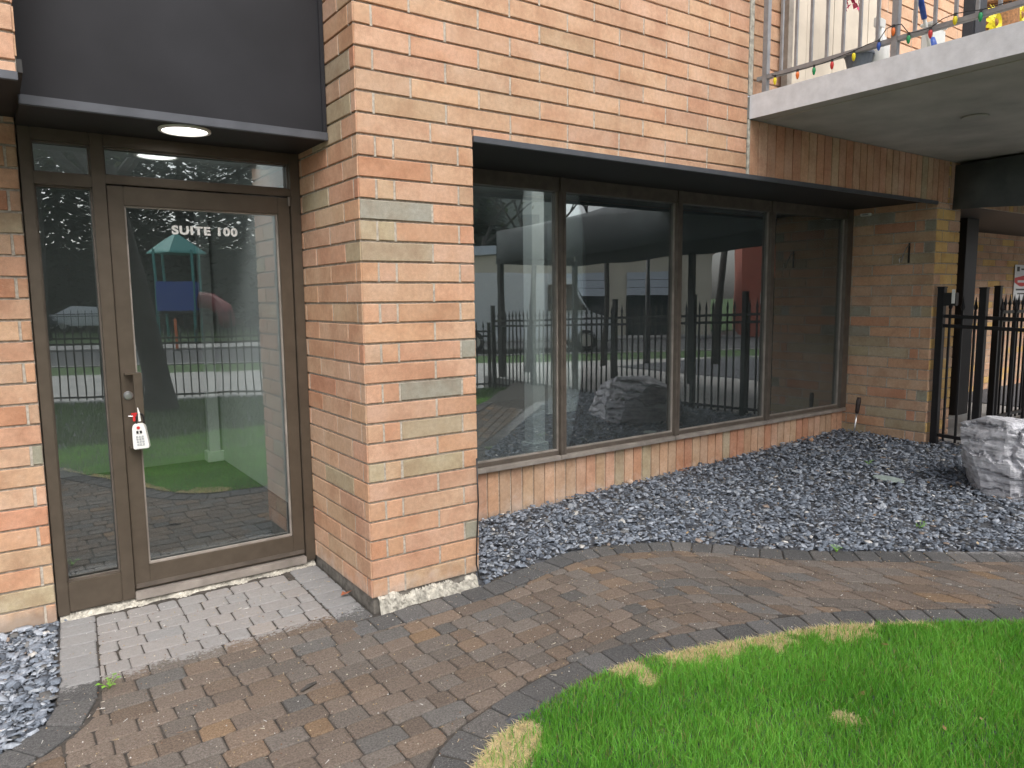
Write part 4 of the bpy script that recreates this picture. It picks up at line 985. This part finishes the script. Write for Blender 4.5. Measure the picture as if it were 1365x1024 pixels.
# ------------------------------------------------------------------ the street the glass reflects
def tree(x, y, h, r0, label, lean=(0, 0), lv=5, seed=1, crown=0, z0=-.12, spread=.6, ccol=(.07, .09, .03), cz=None):
    r_ = random.Random(seed); t = thing('street_tree', label, 'tree', (x, y, z0), group='trees along the street')
    tk, br = MB(), MB(); tips = []
    top = Vector((lean[0], lean[1], h*.42)); mid = top*.5+Vector((r_.uniform(-.05, .05), r_.uniform(-.05, .05), 0))
    tk.tube([(0, 0, 0), tuple(Vector((0, 0, .25))+top*.03), tuple(mid), tuple(top)], [r0*1.35, r0*1.02, r0*.85, r0*.72], 10)
    def grow(p, d_, l_, rr, k_):
        e_ = p+d_*l_; m_ = (p+e_)/2+Vector((r_.uniform(-1, 1), r_.uniform(-1, 1), r_.uniform(-.2, .6)))*l_*.08
        br.tube([tuple(p), tuple(m_), tuple(e_)], [rr, rr*.8, rr*.6], 6 if rr > .03 else 4, cap=False); tips.append((e_, d_))
        if k_ <= 0 or rr < .004: return
        for _ in range(r_.choice((2, 3))):
            nd_ = (d_+Vector((r_.uniform(-1, 1), r_.uniform(-1, 1), r_.uniform(-.3, .7)))*spread).normalized(); grow(e_, nd_, l_*r_.uniform(.62, .86), rr*.6, k_-1)
    for _ in range(3):
        d_ = (Vector((r_.uniform(-1, 1), r_.uniform(-1, 1), r_.uniform(.9, 1.6)))).normalized(); grow(top-Vector((0, 0, r_.uniform(0, .2)*h*.3)), d_, h*.2, r0*.5, lv)
    tk.build('trunk', M_BARK, t, smooth=True); br.build('branches', M_BARK, t)
    if crown:
        cv_ = MB(); ts = [q for q in tips if q[0].z > h*.4]
        for _ in range(crown):
            c, _d = r_.choice(ts); c = c+Vector((r_.gauss(0, .16), r_.gauss(0, .16), r_.gauss(0, .13)))*h*.22
            u = Vector((r_.uniform(-1, 1), r_.uniform(-1, 1), r_.uniform(-1, 1))).normalized(); v_ = u.orthogonal().normalized(); s_ = r_.uniform(.05, .12)*(h/7) if crown < 20000 else r_.uniform(.03, .075)
            col = tuple(cc*r_.uniform(.6, 1.4) for cc in ccol); cv_.quadface([c-u*s_, c+v_*s_*.5, c+u*s_, c-v_*s_*.5], col)
        cv_.build('crown', M_LEAF, t, tint=True)
M_LEAF = tinted('leaves', .7, 20, .2, 0)
tree(.50, -7.0, 8.5, .19, 'thick dark trunked evergreen tree on the lawn near the street fence', (-.55, .2), 5, 2, 42000, spread=.95, ccol=(.05, .06, .04))
tree(*SW(2.6, 6.7), 8, .17, 'bare tree on the verge beyond the lamp pole', (-.3, .1), 5, 3, 2500)
tree(*SW(-6.5, 6.7), 8, .16, 'bare tree on the verge far left of the fence', (.1, .1), 5, 4, 2500)
tree(7.93, -7.6, 6.5, .075, 'slim bare tree beside the canopy post', (.1, .1), 5, 5)
tree(9.74, -7.2, 6.5, .065, 'slim bare tree near the lantern post', (.1, 0), 5, 6)
tree(10.9, -5.0, 7, .085, 'bare tree nearest the second entry walk', (.15, .1), 5, 7)
tree(*SW(-10, 22), 10, .2, 'tall bare tree left of the playground', (.1, .1), 5, 8, 5000)
tree(*SW(3.5, 24), 11, .2, 'tall bare tree right of the playground', (.1, .1), 5, 9, 5000)
tree(*SW(-18, 28), 11, .22, 'tall bare tree in front of the school building', (.1, .1), 5, 10, 5000)
tree(*SW(10, 27), 12, .22, 'tall bare tree between playground and beige building', (.1, .1), 5, 11, 5000)
# spruces far off to close the view
def spruce(x, y, h, label, seed):
    r_ = random.Random(seed); t = thing('spruce_tree', label, 'tree', (x, y, -.15), group='spruces beyond the playground')
    MB().tube([(0, 0, 0), (0, 0, h*.9)], [.2, .04], 8).build('trunk', M_BARK, t)
    cv_ = MB()
    for _ in range(9500):
        z = h*(.08+.92*r_.random()**1.2); rr = (1-z/h)*h*.24*(.35+.65*r_.random()); a = r_.uniform(0, 6.28); c = Vector((math.cos(a)*rr, math.sin(a)*rr, z-rr*.25))
        u = Vector((math.cos(a), math.sin(a), -.35))*r_.uniform(.3, .6); v_ = Vector((-math.sin(a), math.cos(a), 0))*r_.uniform(.10, .22); g_ = r_.uniform(.5, 1.4)
        cv_.quadface([c-u*.5, c+v_, c+u, c-v_], (.055*g_, .07*g_, .05*g_))
    cv_.build('crown', M_LEAF, t, tint=True)
for i in range(12):
    spruce(*SW(-29+3.6*i, 36+2*random.random()), random.uniform(19, 27), 'tall dark spruce in the row beyond the playground', 20+i)
# galvanised pole, delineator, lantern
po = thing('sign_pole', 'galvanised steel pole on the street sidewalk', 'pole', (*SW(1.4, 3.6), -.11))
MB().tube([(0, 0, 0), (0, 0, 3.6)], .045, 12).build('pole_shaft', M_STEEL, po, smooth=True)
MB().box(-.12, .12, -.12, .12, 0, .02).build('base_plate', M_STEEL, po)
de_ = thing('delineator_post', 'orange plastic delineator post at the far kerb', 'traffic post', (*SW(-3.0, 14.4), -.15))
MB().lathe([(.05, .05), (.05, 1.05), (.03, 1.1)], n=14).build('post_tube', M_ORANGE, de_)
MB().lathe([(.18, 0), (.17, .04), (.06, .06)], n=16).build('post_base', M_DARKPL, de_)
la = thing('street_lantern', 'lantern lamp with frosted panels on a dark post', 'street lamp', (9.96, -6.05, -.12))
MB().tube([(0, 0, 0), (0, 0, .3), (0, 0, 2.55)], [.09, .055, .045], 12).build('lamp_post', M_IRON, la, smooth=True)
MB().lathe([(.10, 2.56), (.22, 2.9), (.20, 2.9), (.02, 2.91)], n=4).build('lamp_glass', plain('frosted', (.7, .74, .76), .3), la)
MB().lathe([(.25, 2.912), (.2, 2.97), (.05, 3.08), (.02, 3.15)], n=8).build('lamp_cap', M_IRON, la)
# vehicles
def car(x, y, rz, paint, label, van=False):
    t = thing('van' if van else 'parked_car', label, 'van' if van else 'car', (x, y, -.15), rz, 'vehicles parked along the street')
    if van: prof = [(-2.7, .35), (2.6, .35), (2.75, .6), (2.7, 1.0), (1.95, 1.25), (1.35, 2.25), (.9, 2.45), (-2.6, 2.5), (-2.72, 2.3), (-2.75, .6)]; win = [(1.25, 1.3), (1.85, 1.3), (1.3, 2.1), (.55, 2.1), (.55, 1.3)]; hw = .98
    else: prof = [(-2.2, .32), (2.15, .32), (2.25, .55), (2.15, .82), (1.15, .95), (.45, 1.42), (-.9, 1.46), (-1.7, 1.05), (-2.2, .98), (-2.28, .6)]; win = [(.95, .98), (.4, 1.34), (-.85, 1.37), (-1.45, 1.02)]; hw = .88
    m = MB(); n_ = len(prof)
    for y_, k_ in ((-hw, 1), (hw, 1)): m.v += [(px_, y_*(.88 if pz_ > 1.2 else 1), pz_) for px_, pz_ in prof]
    m.f = [tuple(range(n_)), tuple(reversed(range(n_, 2*n_)))]+[(i, i+n_, (i+1) % n_+n_, (i+1) % n_) for i in range(n_)]; m.c = [(1, 1, 1)]*len(m.f)
    m.build('body', paint, t, bevel=.05)
    for sd in (-1, 1):
        g_ = MB(); yy = sd*(hw*(.955 if not van else .985)+.008)
        g_.quadface([(px_, yy-sd*(pz_-.95)*(.20 if not van else .06), pz_) for px_, pz_ in win]); g_.build('side_window', M_DARKGLASS, t)
    sx0, sx1 = (1.05, .42) if not van else (1.93, 1.36); wz = (.99, 1.40) if not van else (1.3, 2.2)
    MB().quadface([(sx0+.06, -hw*.8, wz[0]), (sx0+.06, hw*.8, wz[0]), (sx1+.06, hw*.74, wz[1]), (sx1+.06, -hw*.74, wz[1])]).build('windscreen', M_DARKGLASS, t)
    for wx in (-1.35, 1.38) if not van else (-1.8, 1.8):
        for sd in (-1, 1):
            w = MB().lathe([(.32, -.1), (.34, -.07), (.34, .07), (.32, .1)], (wx, sd*(hw-.1), .34), 20, axis='y').build('wheel', M_TYRE, t)
            MB().lathe([(.2, -.105), (.2, .105)], (wx, sd*(hw-.1), .34), 14, axis='y').build('rim', M_STEEL, w)
    for sd in (-1, 1):
        MB().box(-2.31 if not van else -2.78, -2.2 if not van else -2.7, sd*hw*.78-.13, sd*hw*.78+.1, .72, .88).build('tail_light', M_RED, t)
        MB().box(2.12 if not van else 2.66, 2.26 if not van else 2.78, sd*hw*.7-.15, sd*hw*.7+.12, .66, .78).build('headlight', M_STEEL, t)
car(*SW(8.6, 10.2), a_+.05, M_CARWHITE, 'white delivery van parked on the street', True)
car(*SW(2.2, 13.7), a_+math.pi, M_CARGREY, 'dark grey car by the far kerb')
for i, s_ in enumerate((-19.5, -15.5, -11.5)): car(*SW(s_, 33), a_+.1*i, (M_CARWHITE, M_CARGREY, M_CARWHITE)[i], ('white car furthest left in the school car park', 'grey car between two white ones in the school car park', 'white car nearest the playground in the school car park')[i])
# playground
pg = thing('playground_tower', 'playground tower with teal roof and blue panels', 'playground', (*SW(-4.5, 22), .1), a_)
for x_ in (-.75, .75):
    for y_ in (-.75, .75): MB().tube([(x_, y_, -.3), (x_, y_, 3.7)], .06, 10).build('tower_post', M_TEAL, pg)
MB().lathe([(1.25, 3.55), (1.2, 3.62), (.03, 4.45)], n=4).build('tower_roof', M_TEAL, pg)
MB().box(-.75, .75, -.82, -.78, 1.05, 2.3).box(-.75, .75, .78, .82, 1.05, 2.3).build('tower_panel', M_BLUE, pg)
MB().box(-.8, .8, -.76, .76, .95, 1.04).build('tower_deck', M_DARKPL, pg)
MB().tube([(.8, 0, 1.5), (1.3, 0, 1.45), (1.9, .3, 1.05), (2.1, .8, .5)], .36, 16).build('tube_slide', M_SLIDE, pg, smooth=True)
iron_fence('long black iron fence along the playground across the road', SW(-14, 19.5), SW(8, 19.5), lambda x, y: -.05, 1.2, [0, 4, 8, 12, 16, 20], .25, pt=1.3)
# buildings across the street
bb = thing('beige_building', 'beige rendered building with white overhead doors across the street', 'building', (18.8, -20.2, -.15), R(46))
MB().box(-6, 6.6, 0, -8, 0, 3.6).build('wall', M_BEIGE, bb)
MB().box(-6.3, 6.9, .3, -8.3, 3.62, 4.0).build('roof', M_GARAGE, bb)
for x_ in (1.1, 4.2):
    w = MB().box(x_-1.15, x_+1.15, .01, .06, .05, 2.75).build('overhead_door', M_DARKGLASS, bb)
    mm = MB()
    for k_ in range(3): mm.box(x_-1.15, x_+1.15, .062, .09, 1.75+k_*.34, 2.07+k_*.34)
    mm.build('door_panel', M_GARAGE, w)
MB().box(-1.6, -1.1, .01, .05, 1.3, 2.0).build('notice_board', plain('purple', (.18, .05, .28), .6), bb)
MB().box(-.6, 0, .01, .12, 1.3, 1.6).build('utility_box', M_CARGREY, bb)
rbd = thing('red_building', 'red rendered building at the corner beyond the beige one', 'building', (24.6, -13.6, -.15), R(50))
MB().box(-1, 7, 0, -8, 0, 6.5).build('wall', M_REDBRICK, rbd); MB().box(-1.2, 7.2, .2, -8.2, 6.52, 6.8).build('roof', M_GARAGE, rbd)
for x_ in (.8, 3.2, 5.4):
    w = MB().box(x_-.6, x_+.6, .01, .05, 1.0, 2.4).build('window', M_DARKGLASS, rbd); MB().box(x_-.68, x_+.68, .052, .1, .88, .98).build('sill', M_GARAGE, w)
sc = thing('school_building', 'low brown school building with window band beyond the car park', 'building', (*SW(-16, 44), -.15), a_)
MB().box(-18, 14, 0, -8, 0, 5.0).build('wall', plain('brown_brick', (.20, .13, .09), .9), sc); MB().box(-18.3, 14.3, .3, -8.3, 5.02, 5.4).build('roof', M_CARGREY, sc)
for k_ in range(8):
    x_ = -15.5+k_*3.6; w = MB().box(x_-1.2, x_+1.2, .01, .06, 1.2, 2.9).build('window', M_DARKGLASS, sc); MB().box(x_-.04, x_+.04, .062, .09, 1.2, 2.9).build('frame', M_GARAGE, w)
hb = thing('apartment_block', 'tall grey apartment block beyond the playground trees', 'building', (*SW(12, 52), -.15), a_)
MB().box(-9, 9, 0, -10, 0, 14).build('wall', M_WALLGREY, hb); MB().box(-9.2, 9.2, .2, -10.2, 14.02, 14.5).build('roof', M_CARGREY, hb)
for i in range(4):
    for k_ in range(4): x_, z_ = -6.6+i*4.4, 1.2+k_*3.2; w = MB().box(x_-.8, x_+.8, .01, .06, z_, z_+1.5).build('window', M_DARKGLASS, hb); MB().box(x_-.9, x_+.9, .062, .12, z_-.14, z_-.02).build('sill', M_GARAGE, w)

# ------------------------------------------------------------------ sky, sun, camera
SUN_EL, SUN_AZ = R(48), R(188)       # azimuth measured clockwise from +y
wd = bpy.data.worlds.new('World'); S.world = wd; wd.use_nodes = True
nt = wd.node_tree; bg = nt.nodes['Background']
sk = nt.nodes.new('ShaderNodeTexSky'); sk.sky_type = 'NISHITA'; sk.sun_disc = False; sk.sun_elevation = SUN_EL; sk.sun_rotation = SUN_AZ
sk.air_density = 1.0; sk.dust_density = 4.0; sk.ozone_density = 1.0
hs = nt.nodes.new('ShaderNodeHueSaturation'); hs.inputs['Saturation'].default_value = 0.30
nt.links.new(sk.outputs[0], hs.inputs['Color']); nt.links.new(hs.outputs[0], bg.inputs[0]); bg.inputs[1].default_value = 0.13
sl = bpy.data.lights.new('sun', 'SUN'); sl.energy = 1.4; sl.angle = R(55); sl.color = (1.0, .965, .92)
so = bpy.data.objects.new('sun', sl); COL.objects.link(so)
dv = Vector((math.sin(SUN_AZ)*math.cos(SUN_EL), math.cos(SUN_AZ)*math.cos(SUN_EL), math.sin(SUN_EL)))
so.rotation_euler = dv.to_track_quat('Z', 'Y').to_euler(); so.location = (0, -6, 8)
cam = bpy.data.cameras.new('camera'); co_ = bpy.data.objects.new('camera', cam); COL.objects.link(co_); S.camera = co_
cam.sensor_fit = 'HORIZONTAL'; cam.sensor_width = 36; cam.lens = 974.25/1365*36; cam.clip_start = .05; cam.clip_end = 1500
ya, pi_, ro = 0.6144, -0.1167, -0.0105
fw = Vector((math.sin(ya)*math.cos(pi_), math.cos(ya)*math.cos(pi_), math.sin(pi_))); rt = Vector((math.cos(ya), -math.sin(ya), 0)); up = rt.cross(fw)
r2 = rt*math.cos(ro)+up*math.sin(ro); u2 = up*math.cos(ro)-rt*math.sin(ro)
co_.matrix_world = Matrix(((r2.x, u2.x, -fw.x, -1.4903), (r2.y, u2.y, -fw.y, -3.3855), (r2.z, u2.z, -fw.z, 1.5404), (0, 0, 0, 1)))
S.view_settings.view_transform = 'Standard'; S.view_settings.look = 'None'; S.view_settings.exposure = 1.18; S.view_settings.gamma = 1
S.cycles.max_bounces = 10; S.cycles.transparent_max_bounces = 12; S.cycles.use_denoising = True
